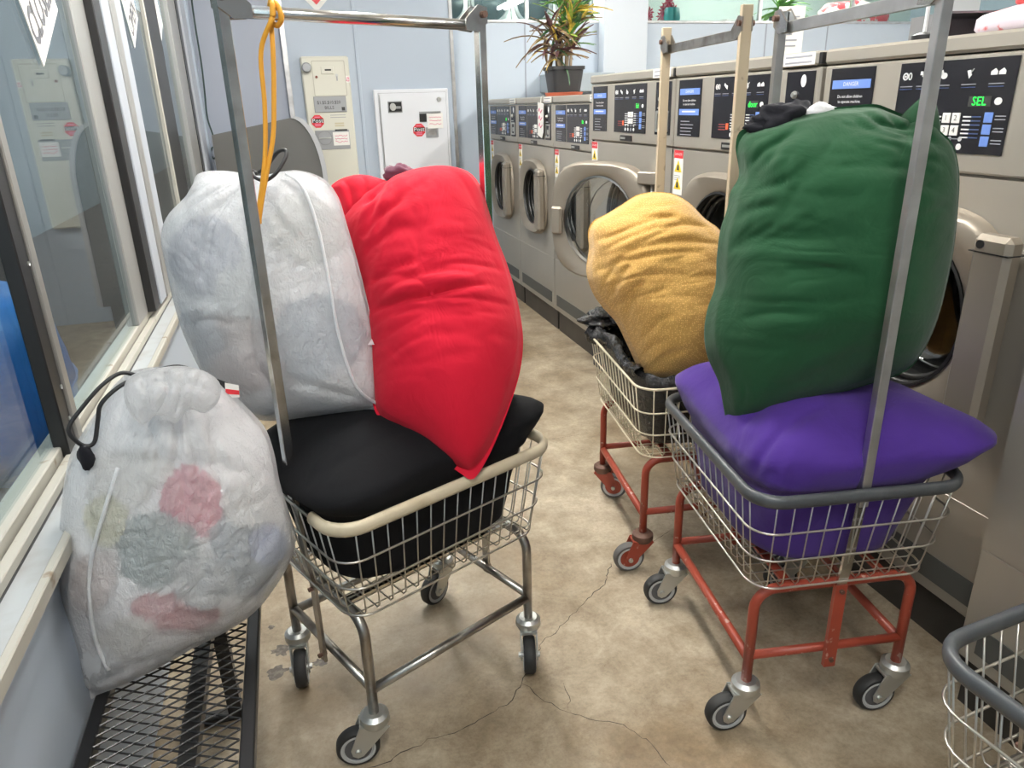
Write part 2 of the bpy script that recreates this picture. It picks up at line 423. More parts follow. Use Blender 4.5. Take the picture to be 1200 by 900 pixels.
# ================================================================== THE ROOM
YB, YR, XG, XR, ZC = 6.60, 6.75, -0.60, 8.0, 3.1
floor = struct('floor', MB().box((-0.60, -3.0, -0.08), (XR, 8.6, 0.0)), FLOORM)
# cracks in the slab, thin irregular strips
def crack(pts, w=0.0035):
    rnd = random.Random(len(pts)*17+int(pts[0][0]))
    P = [at_z(*p, 0.0)[:2] for p in pts]; Q = []
    for a, b in zip(P[:-1], P[1:]):
        n_ = max(2, int(np.linalg.norm(b-a)/0.018))
        for k in range(n_): Q.append(a+(b-a)*k/n_+np.array([rnd.gauss(0, .0035), rnd.gauss(0, .0035)]))
    Q.append(P[-1]); v = []; f = []
    for i, q in enumerate(Q):
        t = Q[min(i+1, len(Q)-1)]-Q[max(i-1, 0)]; t = t/(np.linalg.norm(t)+1e-9); nrm = np.array([-t[1], t[0]])
        ww = w*rnd.uniform(.25, 1.0)*(0.3 if i in (0, len(Q)-1) else 1)
        v += [(q[0]+nrm[0]*ww/2, q[1]+nrm[1]*ww/2, .0008), (q[0]-nrm[0]*ww/2, q[1]-nrm[1]*ww/2, .0008)]
        if i: f.append((2*i-2, 2*i-1, 2*i+1, 2*i))
    MB().add(v, f).build('crack', mat('crack_dark', (0.045, 0.035, 0.025), 0.9), floor)
crack([(716,660),(708,685),(690,702),(672,720),(650,742),(636,752),(625,770),(612,800),(600,822),(570,842),(540,855),(500,868),(455,893),(430,900)])
crack([(612,800),(640,822),(665,835),(690,842),(730,850),(760,868),(785,898)], .003)
crack([(665,835),(668,815),(660,800)], .0022)
crack([(740,640),(765,636),(785,622)], .003)
crack([(610,520),(650,514),(690,508)], .002)
crack([(780,520),(800,540),(815,548)], .002)
# dark oily drips under the left cart
def splat(px, py, r, seed):
    rnd = random.Random(seed); c = at_z(px, py, 0); n_ = 22; v = [(c[0], c[1], .0007)]
    for k in range(n_):
        a = 2*PI*k/n_; rr_ = r*rnd.uniform(.55, 1.1); v.append((c[0]+math.cos(a)*rr_*1.2, c[1]+math.sin(a)*rr_, .0007))
    MB().add(v, [(0, 1+k, 1+(k+1) % n_) for k in range(n_)]).build('oil_spot', mat('oil_stain', (0.07, 0.055, 0.04), 0.5, vary=(60, (0.16, 0.13, 0.10), .45, .6)), floor)
for q in ((330, 762, .03, 1), (325, 788, .032, 2), (376, 776, .022, 3), (318, 735, .012, 4), (785, 598, .03, 9)): splat(*q)

struct('ceiling', MB().box((-0.62, -3.0, ZC), (XR, 8.6, ZC+.1)), CEIL)
struct('wall_front', MB().box((-0.62, -3.1, 0), (XR, -3.0, ZC)), WALLB)
struct('wall_right', MB().box((XR, -3.1, 0), (XR+.1, 8.6, ZC)), WALLB)
struct('wall_far', MB().box((-0.62, 8.6, 0), (XR, 8.7, ZC)), mat('far_wall', (0.58, 0.66, 0.63), .6))
# back bulkhead that holds the change machines (proud), and the low wall right of it
wb = struct('wall_back', MB().box((-0.62, YB+.03, 0), (0.10, YB+.2, ZC)), WALLP)
MB().box((0.10, YB, 0), (1.47, YB+.2, ZC)).build('change_bulkhead', WALLB, wb)
MB().box((1.47, YR, 0), (XR, YR+.12, 2.275)).build('low_wall', mat('pale_wall_blue', (.50, .57, .655), .45), wb)  # paler blue than the bulkhead
MB().box((1.40, YR-.02, 0.0), (1.47, YR+.12, ZC)).build('return_jamb', WALLB, wb)
for x0, x1 in ((0.095, 0.135), (0.665, 0.69), (1.455, 1.485)):
    MB().box((x0, YB-.012, 0), (x1, YB+.004, ZC), .003).build('trim_strip', ALU if x0 < .6 or x0 > 1 else WALLB, wb)
MB().box((0.17, YB-.006, .6), (0.66, YB+.002, 2.07)).build('changer_backplate', WALLB, wb)
MB().box((2.865, YR-.12, 0), (3.29, YR+.14, ZC), .004).build('trim_1', mat('pilaster_white', (0.60, 0.65, 0.71), .4))['kind'] = 'structure'
MB().box((2.30, YR-.35, 1.69), (2.88, YR, 1.84), .004).build('trim_2', mat('duct_grey', (0.36, 0.41, 0.45), .4))['kind'] = 'structure'
for x in (2.16, 4.6, 5.3): MB().box((x, YR-.004, 1.2), (x+.012, YR+.002, 2.27)).build('panel_joint', WALLP, wb)
# glazed strip above the low wall
w2 = MB().box((1.47, YR-.01, 2.262), (XR, YR+.13, 2.285), .003).build('window_2', ALU); w2['kind'] = 'structure'
edges = [1.485, 1.80, 2.20, 2.86, 3.30, 4.55, 5.6, 6.85, XR]
for a, b in zip(edges[:-1], edges[1:]):
    MB().box((a+.008, YR+.05, 2.285), (b-.008, YR+.056, ZC)).build('glass_pane', GLASS, w2)
    if a > 1.9 and a not in (2.86, 3.30): MB().box((a-.015, YR+.035, 2.285), (a+.015, YR+.07, ZC)).build('glazing_bar', ALU, w2)
MB().box((6.60, YR-.05, 0), (7.1, YR, 2.5)).build('trim_3', WHITEP)['kind'] = 'structure'

# left wall: panel below the sill, sill boards, window frames and panes
wl = struct('wall_left', MB().box((-0.62, -3.0, 0), (-0.535, 8.6, .80)), WALLB)
MB().box((-0.62, -3.0, 2.75), (-0.54, 8.6, ZC)).build('lintel', WALLB, wl)
MB().box((-0.62, 6.45, .80), (-0.545, YB+.03, 2.75)).build('end_pier', WALLB, wl)
MB().box((-0.66, -3.0, .80), (-0.505, 6.45, .826), .004).build('sill_board', SILLM, wl)
MB().box((-0.512, -3.0, .800), (-0.494, 6.45, .832), .003).build('sill_nosing', CREAMW, wl)
MB().box((-0.583, -3.0, .826), (-0.560, 6.45, .852), .002).build('inner_track', CREAMW, wl)
MB().box((-0.566, -3.0, .826), (-0.559, 6.45, .832)).build('track_gap', BLACKM, wl)
MB().box((-0.640, -3.0, .826), (-0.588, 6.45, .874), .003).build('outer_track', CREAMW, wl)
w1 = MB().box((-0.640, -3.0, 2.70), (-0.56, 6.45, 2.76), .003).build('window_1', ALUD); w1['kind'] = 'structure'
def vpost(y0, y1, x0, x1, material, name='frame_post', z0=.874, z1=2.70): 
    return MB().box((x0, y0, z0), (x1, y1, z1), .003).build(name, material, w1)
vpost(1.80, 1.865, -0.605, -0.572, BLACKM, 'sash_stile', .84)
vpost(1.865, 1.905, -0.600, -0.566, ALUD, 'sash_stile', .84)
POSTG = mat('grey_post', (0.33, 0.33, 0.32), 0.4, 0.4); POSTW = mat('pale_post', (0.38, 0.41, 0.46), 0.45)
vpost(2.88, 3.08, -0.625, -0.585, POSTG)
vpost(3.08, 3.20, -0.620, -0.556, BLACKM, 'black_strip')  # narrow black strip between the posts
vpost(3.20, 3.34, -0.625, -0.550, POSTW)
vpost(3.34, 3.44, -0.625, -0.544, POSTG, 'cover_strip')
vpost(3.44, 3.64, -0.625, -0.555, POSTW)
vpost(4.49, 4.52, -0.60, -0.580, CREAMW, 'weather_strip')
vpost(4.55, 5.00, -0.60, -0.585, BLACKM, 'sash_stile')
vpost(5.55, 6.00, -0.625, -0.580, POSTG)
vpost(6.00, 6.14, -0.62, -0.575, BLACKM, 'black_strip')
vpost(6.14, 6.45, -0.625, -0.560, POSTW)
for a, b, x in ((-3.0, 1.83, -.608), (1.88, 2.92, -.600), (3.6, 4.55, -.600), (4.98, 5.57, -.606)):
    MB().box((x-.003, a, .86), (x+.003, b, 2.71)).build('glass_pane', GLASS, w1)
for k, z in enumerate((.93, 1.01, 1.30)):
    MB().lathe([(0, 0), (.005, .001), (.006, .004)], 8, 'x', (-.568, 1.835, z)).build('screw', ZINC, w1)

# ------------------------------------------------------------------ ceiling tube lights
for i, (x, y) in enumerate(LAMP_SPOTS):
    t = thing('ceiling_light', 'long fluorescent tube fitting on the ceiling above the machines', 'light', (x, y, ZC), 0, 'ceiling tube fittings')
    MB().box((-.09, -.62, -.05), (.09, .62, 0), .01).build('housing', WHITEP, t)
    MB().lathe([(0, -.60), (.028, -.60), (.028, .60), (0, .60)], 12, 'y', (-.05, 0, -.075)).build('tube', LAMPM, t, True)
    MB().lathe([(0, -.60), (.028, -.60), (.028, .60), (0, .60)], 12, 'y', (.05, 0, -.075)).build('tube', LAMPM, t, True)

# ------------------------------------------------------------------ outside the shop window
pv = MB().box((-3.6, -4, -.1), (-.66, 40, -.02)).build('ground', BRICKP); pv['kind'] = 'structure'
fc = MB().box((-3.8, -4, -.1), (-3.6, 40, 4.5)).build('wall_outside', STUCCO); fc['kind'] = 'structure'

# ================================================================== WASHING MACHINES
# local axes of a washer: x to its right, y into the machine, z up
def circle(cx_, cz_, r, n=40, a0=0): return [(cx_+r*math.cos(a0+2*PI*k/n), cz_+r*math.sin(a0+2*PI*k/n)) for k in range(n)]
def squircle(cx_, cz_, rx, rz, e=3.4, n=40):
    o = []
    for k in range(n):
        a = 2*PI*k/n; c, s = math.cos(a), math.sin(a)
        o.append((cx_+rx*math.copysign(abs(c)**(2/e), c), cz_+rz*math.copysign(abs(s)**(2/e), s)))
    return o
def plate(x0, z0, x1, z1, y, th=.0015): return MB().box((x0, y-th, z0), (x1, y, z1))
def lines(mb, x0, x1, z, dz, n, y, h=.004, rnd=None):
    for k in range(n):
        xe = x1 if not rnd else x0+(x1-x0)*rnd.uniform(.6, 1)
        mb.box((x0, y-.001, z-k*dz-h/2), (xe, y, z-k*dz+h/2))
    return mb
def icon(kind, cx_, cz_, s, y):
    mb = MB()
    if kind == 0:
        mb.ring(circle(cx_-.35*s, cz_, .48*s, 16), circle(cx_-.35*s, cz_, .30*s, 16), y-.001, y)
        mb.box((cx_-.5*s, y-.001, cz_-.12*s), (cx_-.2*s, y, cz_+.12*s))
        mb.ring(squircle(cx_+.45*s, cz_, .30*s, .48*s, 2, 14), squircle(cx_+.45*s, cz_, .17*s, .36*s, 2, 14), y-.001, y)
    elif kind == 1:
        mb.box((cx_-.6*s, y-.001, cz_+.1*s), (cx_-.2*s, y, cz_+.55*s)); mb.prism([(cx_-.3*s, cz_-.05*s), (cx_+.5*s, cz_-.55*s), (cx_+.6*s, cz_+.1*s), (cx_, cz_+.3*s)], y-.001, y)
    elif kind == 2:
        mb.prism(squircle(cx_, cz_-.15*s, .5*s, .38*s, 2, 14), y-.001, y); mb.prism([(cx_-.4*s, cz_), (cx_-.1*s, cz_+.1*s), (cx_-.3*s, cz_+.6*s), (cx_-.5*s, cz_+.5*s)], y-.001, y)
    elif kind == 3:
        mb.prism([(cx_-.5*s, cz_+.3*s), (cx_-.1*s, cz_-.6*s), (cx_+.25*s, cz_-.2*s), (cx_, cz_+.4*s)], y-.001, y)
        mb.tube([(cx_, y-.0008, cz_), (cx_+.45*s, y-.0008, cz_+.5*s)], .07*s, 5)
    else:
        for o in (-.55, .55):
            mb.prism([(cx_+(o-.45)*s, cz_-.3*s), (cx_+(o+.45)*s, cz_-.3*s), (cx_+(o+.45)*s, cz_+.1*s), (cx_+(o+.1)*s, cz_+.42*s), (cx_+(o-.45)*s, cz_+.1*s)], y-.001, y)
    return mb

def make_washer(label, x_front, y_left, size, disp, door_open=0.0, group=None, bare=False, dark_drum=False):
    big = size == 'big'
    W = 0.978 if big else 0.828
    H, D = (1.74, .95) if big else (1.645, .85)
    zc0 = 1.695 if big else 1.60            # bottom of the cap strip
    zh = 1.392 if big else 1.312            # bottom of the control housing
    zp0, zp1 = (1.447, 1.680) if big else (1.360, 1.588)
    L0, L1, M0, M1, C0, C1 = (.037, .23, .33, .705, .805, .955) if big else (.042, .238, .255, .63, .672, .785)
    dcx, dcz, dr = (.478, 1.0, .245) if big else (.415, .945, .205)
    fr_x, fr_z = (.335, .315) if big else (.285, .275)
    t = thing('washing_machine', label, 'washing machine', (x_front, y_left, 0), -PI/2, group)
    # body: panels with a real drum opening
    body = MB()
    for lo, hi in (((0, .02, .16), (.01, D, zh)), ((W-.01, .02, .16), (W, D, zh)), ((.01, D-.01, .16), (W-.01, D, zh)),
                   ((.01, .02, .16), (W-.01, D-.01, .17)), ((.01, .02, zh-.01), (W-.01, D-.01, zh))):
        body.box(lo, hi)                                             # open carcass behind the front sheet
    hole = circle(dcx, dcz, dr, 40)
    MB_front = MB()
    outer = []
    for k in range(40):                                               # front sheet boundary sampled to match the hole
        a = 2*PI*k/40; c, s = math.cos(a), math.sin(a)
        xs = (W-dcx)/c if c > 1e-6 else (-dcx/c if c < -1e-6 else 1e9)
        zs = (zh-.003-dcz)/s if s > 1e-6 else ((.30-dcz)/s if s < -1e-6 else 1e9)
        q = min(xs, zs); outer.append((dcx+c*q, dcz+s*q))
    MB_front.ring(outer, hole, 0, .02)
    for (cx_, cz_) in ((0, zh-.003), (W, zh-.003), (0, .30), (W, .30)):  # fill the four corners
        near = sorted(outer, key=lambda p: (p[0]-cx_)**2+(p[1]-cz_)**2)[:2]
        MB_front.add([(cx_, 0, cz_), (near[0][0], 0, near[0][1]), (near[1][0], 0, near[1][1])], [(0, 1, 2)])
    bo = body.build('cabinet', STEEL, t)
    MB_front.build('front_sheet', STEEL, bo)
    MB().box((0, -.002, .165), (W, .02, .545 if not big else .50), .003).build('lower_panel', STEEL, bo, False)
    MB().box((.05, -.006, .205), (W-.05, -.001, .285)).build('toe_grille', TOEM, bo)
    MB().box((.01, .03, 0), (W-.01, D, .16)).build('plinth', PLINTH, t)
    # housing and cap
    ho = MB().box((0, -.004, zh+.004), (W, D, zc0-.004), .006).build('control_housing', STEEL, t)
    cp = MB().box((0, -.012, zc0), (W*.985, D, H), .008).build('top_cap', STEEL, t)
    MB().box((W*.985, -.006, zc0+.004), (W, D, H-.006)).build('cap_end', BLACKM, t)
    if bare:
        MB().box((0, -.003, .505), (W, 0.0, zh-.004)).build('front_cover', STEEL, t)
        return t
    rnd = random.Random(int(y_left*100))
    y = -.005
    sc = 1.0 if big else .93
    # instruction panel
    lp = plate(L0, zp0, L1, zp1, y+.001, .003).build('instruction_panel', PANEL, t)
    w_ = L1-L0; h_ = zp1-zp0
    for zf in (.66, .30):
        plate(L0+.012, zp0+h_*(zf+.08), L1-.012, zp0+h_*(zf+.19), y-.002).build('blue_band', BLUEL, lp)
    text('DANGER', .017, WPRINT, lp, ((L0+L1)/2, y-.0040, zp0+h_*.795))
    text('Do not allow children', .0125, WPRINT, lp, ((L0+L1)/2, y-.003, zp0+h_*.64))
    text('to operate machine.', .0125, WPRINT, lp, ((L0+L1)/2, y-.003, zp0+h_*.575))
    lines(MB(), L0+.03, L1-.05, zp0+h_*.27, .014, 5, y-.002, .003, rnd).build('small_print', GPRINT, lp)
    lines(MB(), L0+.04, L1-.04, zp0+h_*.445, .018, 1, y-.0036, .006).build('small_print', WPRINT, lp)
    # main panel
    mp_ = plate(M0, zp0, M1, zp1, y+.001, .003).build('control_panel', PANEL, t)
    mw = M1-M0
    for q, (k, fx) in enumerate(((0, .08), (1, .235), (2, .42), (3, .64), (4, .86))):
        cx_ = M0+mw*fx; s = .021*sc
        icon(k, cx_, zp1-h_*.15, s, y-.002).build('icon', WPRINT, mp_)
        lines(MB(), cx_-.022, cx_+.022, zp1-h_*.265, .011, 1, y-.002, .0022).build('small_print', GPRINT, mp_)
        lines(MB(), cx_-.022, cx_+.022, zp1-h_*.295, .011, 1, y-.002, .0018).build('small_print', mat('print_dim_blue', (.05, .08, .20), .4), mp_)
    plate(M0+mw*.665, zp0+h_*.50, M0+mw*.845, zp0+h_*.61, y-.002, .001).build('display', BPRINT, mp_)
    text(disp, .030*sc, LEDG, mp_, (M0+mw*.755, y-.0042, zp0+h_*.555), name='display_digits')
    MB().prism(squircle(M0+mw*.90, zp0+h_*.555, .011, .009, 2, 14), y-.003, y-.002).build('lamp_icon', WPRINT, mp_)
    for i in range(2):
        for j in range(2):
            x0 = M0+mw*.47+j*.031*sc; z0 = zp0+h_*(.325-.135*i)
            b_ = MB().box((x0, y-.005, z0), (x0+.026*sc, y-.002, z0+.026*sc), .001).build('button', PAPER, mp_)
            text(str(1+2*i+j), .02*sc, BPRINT, b_, (x0+.013*sc, y-.0056, z0+.013*sc))
    for i in range(2):
        z0 = zp0+h_*(.395-.135*i)
        lines(MB(), M0+mw*.36, M0+mw*.455, z0, .010, 3, y-.002, .0035).build('small_print', WPRINT, mp_)
        lines(MB(), M0+mw*.645, M0+mw*.71, z0, .010, 3, y-.002, .0035).build('small_print', WPRINT, mp_)
        lines(MB(), M0+mw*.715, M0+mw*.79, z0, .010, 3, y-.002, .003).build('small_print', mat('print_dim_blue', (.05, .08, .20), .4), mp_)
    for i in range(3):
        z0 = zp0+h_*(.335-.125*i); x0 = M0+mw*.815
        MB().box((x0, y-.004, z0), (x0+.026*sc, y-.002, z0+.025*sc), .001).build('button', BLUEL, mp_)
        lines(MB(), x0+.032, x0+.062, z0+.016, .008, 2, y-.002, .0025).build('small_print', GPRINT, mp_)
    MB().box((M0+mw*.29, y-.005, zp0+h_*.15), (M0+mw*.335, y-.002, zp0+h_*.255), .001).build('button', LEDR, mp_)
    lines(MB(), M0+mw*.14, M0+mw*.27, zp0+h_*.235, .010, 3, y-.002, .003).build('small_print', mat('print_dim_red', (.30, .06, .06), .5), mp_)
    lines(MB(), M0+mw*.37, M0+mw*.66, zp0+h_*.155, .01, 1, y-.002, .002).build('indicator_line', GPRINT, mp_)
    for k in range(4):
        cx_ = M0+mw*(.385+.088*k)
        mb = MB().prism(circle(cx_, zp0+h_*.155, .006, 10), y-.003, y-.002); mb.prism(circle(cx_, zp0+h_*.07, .0085, 10), y-.003, y-.002)
        mb.build('indicator', WPRINT if k != 2 else GPRINT, mp_)
    # coin panel
    cpn = plate(C0, zp0, C1, zp1, y+.001, .003).build('coin_panel', PANEL, t)
    cw = C1-C0
    MB().prism(squircle(C0+cw*.62, zp1-h_*.13, .014, .020, 2, 16), y-.003, y-.002).build('icon', WPRINT, cpn)
    MB().lathe([(0, -.012), (.008, -.012), (.013, -.004), (.013, 0)], 12, 'y', (C0+cw*.35, y-.002, zp1-h_*.32)).build('lock', ZINC, cpn, 40)
    MB().box((C0+cw*.2, y-.008, zp1-h_*.50), (C0+cw*.55, y-.002, zp1-h_*.475)).build('coin_slot', ZINC, cpn)
    ct = MB().ring(rrect(C0+cw*.10, zp0+h_*.05, C1-cw*.12, zp0+h_*.46, .006, 2), rrect(C0+cw*.2, zp0+h_*.10, C1-cw*.22, zp0+h_*.41, .004, 2), y-.008, y-.002).build('coin_return', ZINC, cpn)
    MB().box((C0+cw*.35, y-.006, zp0+h_*.16), (C0+cw*.62, y-.002, zp0+h_*.30), .002).build('coin_flap', ZINC, cpn)
    # badge, label strip, danger sticker
    bd = MB().box((M0+mw*.22, y-.004, zp0-.042*sc), (M0+mw*.60, y, zp0-.014*sc), .002).build('badge', BLACKM, t)
    lines(MB(), M0+mw*.25, M0+mw*.40, zp0-.028*sc, .01, 1, y-.0042, .010).build('badge_mark', ZINC, bd)
    ls = MB().box((W*.80, -.0145, zc0+.004), (W*.975, -.012, H-.003)).build('notice_strip', PAPER, t)
    lines(MB(), W*.815, W*.96, zc0+.031, .018, 2, -.0146, .006).build('small_print', GPRINT, ls)
    sz1 = zh-.008; sz0 = sz1-.197*sc
    st = MB().box((.018, -.0025, sz0), (.098*sc, 0.0, sz1)).build('warning_sticker', PAPER, t)
    plate(.018, sz1-.034, .098*sc, sz1, -.0026).build('sticker_header', RPRINT, st)
    text('DANGER', .015*sc, WPRINT, st, (.058*sc, -.0045, sz1-.017), sx=1.1)
    for zz in (sz1-.095*sc, sz0+.025):
        tri = MB().prism([(.026, zz), (.09*sc, zz), (.058*sc, zz+.052*sc)], -.004, -.0026).build('warning_triangle', YPRINT, st)
        MB().prism([(.048*sc, zz+.008), (.070*sc, zz+.008), (.062*sc, zz+.032*sc), (.054*sc, zz+.032*sc)], -.005, -.004).build('triangle_figure', BPRINT, tri)
    lines(MB(), .024, .088*sc, sz1-.112*sc, .009, 3, -.0026, .003, rnd).build('small_print', GPRINT, st)
    # drum inside the opening
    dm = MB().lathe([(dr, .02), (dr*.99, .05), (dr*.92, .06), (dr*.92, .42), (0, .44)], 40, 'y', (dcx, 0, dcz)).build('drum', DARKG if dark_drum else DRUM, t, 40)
    for rr_, yy in ((.975, .01), (.90, .03)):
        MB().tube([(dcx+math.cos(a)*dr*rr_, yy, dcz+math.sin(a)*dr*rr_) for a in np.linspace(0, 2*PI, 40, endpoint=False)], .012, 8, True).build('door_seal', GASKET, dm, True)
    # door, hinged at its right-hand side
    hx = dcx+fr_x-.02
    dg = bpy.data.objects.new('door_pivot', None)
    fo, fi = squircle(-fr_x+.02, 0, fr_x, fr_z, 3.2 if big else 2.9), circle(-fr_x+.02, 0, dr*.98, 40)
    dmesh = MB()
    # dished ring: outer lip, raised face, inner lip
    loops = [(1.0, 0.0, -.004), (.985, 0, -.035), (.94, 0, -.050), (.50, 1, -.046), (0.0, 2, -.030), (0.0, 2, -.006)]
    n_ = 40; V = []
    for (s_, kind, yy) in loops:
        for k in range(n_):
            if kind == 0: p = ((fo[k][0]-(-fr_x+.02))*s_+(-fr_x+.02), fo[k][1]*s_)
            elif kind == 1: p = ((fo[k][0]+fi[k][0]*1.6)/2.6, (fo[k][1]+fi[k][1]*1.6)/2.6)
            else: p = fi[k]
            V.append((p[0], yy, p[1]))
    Fs = []
    for i in range(len(loops)-1):
        for k in range(n_): Fs.append((i*n_+k, i*n_+(k+1) % n_, (i+1)*n_+(k+1) % n_, (i+1)*n_+k))
    for k in range(n_): Fs.append((5*n_+k, 5*n_+(k+1) % n_, (k+1) % n_, k))
    dmesh.add(V, Fs)
    door = dmesh.build('door', STEELD, t, 50, loc=(hx, 0, dcz), rot=(0, 0, door_open))
    me = door.data; fix_normals(me)
    cx0 = -fr_x+.02
    MB().lathe([(dr*.985, -.036), (dr*.95, -.038), (dr*.93, -.020), (dr*.97, -.008)], 40, 'y', (cx0, 0, 0)).build('door_trim_ring', GASKET if not door_open else DRUM, door, 40)
    gb = MB().lathe([(dr*.95, -.012), (dr*.95, .05), (dr*.93, .10), (dr*.84, .145), (dr*.6, .172), (0.001, .185)], 40, 'y', (cx0, 0, 0)).build('door_glass', DGLASS, door, 40)
    MB().lathe([(dr*.955, .006), (dr*.965, .012), (dr*.955, .018)], 40, 'y', (cx0, 0, 0)).build('glass_glint_ring', DRUM, door, True)  # steel ring added as a built-in highlight on the door glass
    MB().lathe([(dr*.85, .142), (dr*.86, .147), (dr*.84, .150)], 40, 'y', (cx0, 0, 0)).build('glass_glint_ring', DRUM, door, True)  # second added ring, a reflection modelled deeper in the bowl
    if door_open:
        MB().box((-2*fr_x+.040, -.066, -.085), (-2*fr_x+.115, -.040, .065), .01).build('latch_plate', STEELD, door)
        MB().box((-.05, -.065, .215), (.075, .0, .275), .006).build('hinge_block', STEELD, door)
        MB().tube([(.02, -.03, -.26), (.02, -.03, .22)], .009, 10).build('hinge_rod', ZINC, door, True)
    else:
        x0, x1 = (fr_x-.075+cx0, fr_x+.035+cx0) if big else (fr_x-.085+cx0, fr_x+.02+cx0)
        z1 = .265 if big else .215
        hd = MB().box((x0, -.085, -z1), (x1, -.030, z1), .014).build('door_handle', STEELD, door)
        MB().box((x0-.002, -.087, z1-.045), (x1+.002, -.028, z1-.042)).build('handle_joint', BLACKM, hd)
        MB().lathe([(0, -.003), (.011, -.003), (.011, .001)], 14, 'y', (x0+.028, -.085, z1-.024)).build('handle_screw', BLACKM, hd)
    return t

big = lambda lab, yl, disp, **k: make_washer(lab, 1.74, yl, 'big', disp, **k)
XS = 1.80
make_washer('small steel front-load washer at the far end beside the back wall', XS, 6.663, 'small', 'Ed')
s2 = make_washer('small steel washer with a paper tag hanging over its panel', XS, 5.826, 'small', 'Ed')
make_washer('small steel washer next to the large one with the open door', XS, 4.987, 'small', 'Ed')
big('large steel washer with its round door swung open', 4.184, 'Ed', door_open=math.radians(28))
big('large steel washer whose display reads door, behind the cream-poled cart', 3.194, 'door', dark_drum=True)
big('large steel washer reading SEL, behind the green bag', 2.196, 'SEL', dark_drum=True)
make_washer('plain steel machine end panel standing proud past the purple bag', 1.60, 1.200, 'big', '', bare=True)
# hand-written tag over the middle small washer's panel
tg = thing('paper_tag', 'white paper tag with red writing hung on a small washer', 'tag', (XS-.02, 5.20, 1.50), -PI/2)
MB().prism([(-.07, -.11), (.02, -.13), (.055, -.09), (.06, .10), (-.06, .11)], -.006, -.004).build('tag_sheet', PAPER, tg)
mbx = MB()
for k in range(3): mbx.tube([(-.045, -.0065, .05-k*.05), (-.02, -.0065, .07-k*.05), (0, -.0065, .04-k*.05), (.035, -.0065, .06-k*.05)], .004, 4)
mbx.build('tag_writing', PPRINT, tg)
MB().tube([(0, -.005, .10), (.0, 0, .145), (0, .02, .150)], .003, 5).build('tag_string', PAPER, tg)

# ================================================================== BACK WALL FITTINGS
# bill changer (cream)
ch = thing('bill_changer', 'tall cream bill changer with a coin dish and round lock on the blue wall', 'change machine', (0.41, YB, 0))
MB().box((-.187, -.06, .78), (.190, 0, 1.998), .012).build('cabinet', CREAMCH, ch)
dr_ = MB().ring(rrect(-.105, 1.70, .155, 1.965, .008, 2), rrect(-.100, 1.705, .150, 1.960, .006, 2), -.063, -.059).build('upper_door', mat('cream_dark_line', (.42, .40, .33), .5), ch)  # darker cream outline of the upper door
MB().box((-.035, -.066, 1.865), (.065, -.058, 1.925), .003).build('bill_slot_plate', CREAMCH, ch)
MB().box((-.005, -.068, 1.89), (.045, -.064, 1.902)).build('bill_slot', BLACKM, ch)
MB().lathe([(0, -.045), (.030, -.045), (.038, -.035), (.038, 0)], 24, 'y', (-.145, -.06, 1.915)).build('round_lock', GREYPL, ch, 40)
MB().lathe([(0, -.006), (.01, -.006), (.011, 0)], 12, 'y', (-.075, -.06, 1.845)).build('red_lamp', mat('dull_red', (.22, .06, .04), .4), ch)
ky = MB().lathe([(0, -.004), (.012, -.004), (.012, 0)], 12, 'y', (.085, -.06, 1.855)).build('key_lock', ZINC, ch)
MB().box((.080, -.064, 1.815), (.090, -.060, 1.85)).build('key_slot', GREYPL, ky)
pl = MB().box((-.118, -.067, 1.577), (.140, -.060, 1.700), .004).build('price_plate', GREYPL, ch)
text('$1,$5,$10,$20', .034, BPRINT, pl, (.0, -.0685, 1.652), sx=.95)
text('BILLS', .034, BPRINT, pl, (.0, -.0685, 1.612))
MB().box((.098, -.0685, 1.588), (.125, -.067, 1.615)).build('plate_mark', BPRINT, pl)
def octagon(parent, cx_, cz_, r, y):
    o = MB().prism(circle(cx_, cz_, r, 8, PI/8), y-.002, y).build('octagon_sticker', RPRINT, parent)
    MB().box((cx_-r*.86, y-.003, cz_-r*.20), (cx_+r*.86, y-.002, cz_+r*.38)).build('sticker_band', BPRINT, o)
    text('Post', r*.86, WPRINT, o, (cx_, y-.0034, cz_+r*.08), sx=1.1)
    lines(MB(), cx_-r*.4, cx_+r*.4, cz_+r*.62, .01, 1, y-.002, r*.14).build('small_print', PPRINT, o)
    lines(MB(), cx_-r*.45, cx_+r*.45, cz_-r*.40, r*.22, 2, y-.002, r*.14).build('small_print', PPRINT, o)
octagon(ch, -.105, 1.51, .053, -.060)
lines(MB(), .0, .125, 1.555, .018, 2, -.060, .005).build('small_print', GREYPL, ch)
lines(MB(), .03, .105, 1.49, .018, 2, -.060, .012).build('worn_label', mat('worn_tape', (.52, .47, .33), .6), ch)
cd = MB().box((-.135, -.066, 1.288), (.140, -.060, 1.440), .004).build('coin_plate', GREYPL, ch)
MB().lathe([(.055, -.006), (.052, .0), (.045, .02), (.0, .03)], 24, 'y', (-.060, -.062, 1.380)).build('coin_cup', mat('cup_dark', (.09, .09, .09), .35, .6), cd, 40)
MB().box((-.11, -.074, 1.376), (-.01, -.064, 1.384)).build('cup_bar', ZINC, cd)
MB().box((.025, -.070, 1.432), (.125, -.064, 1.444)).build('coin_slot', BLACKM, cd)
def note(parent, x0, z0, w, h, y):
    p = MB().box((x0, y-.002, z0), (x0+w, y, z0+h)).build('paper_note', PAPER, parent)
    mb = MB(); rnd = random.Random(int(x0*1000)+5)
    for k in range(3):
        zz = z0+h*(.72-.22*k); pts = [(x0+w*(.12+.07*j), y-.003, zz+rnd.uniform(-.006, .006)) for j in range(12)]
        mb.tube(pts, .0022, 4)
    mb.build('note_writing', PPRINT, p)
note(ch, .005, 1.318, .13, .105, -.068)
note(ch, .155, 1.80, .03, .05, -.060)
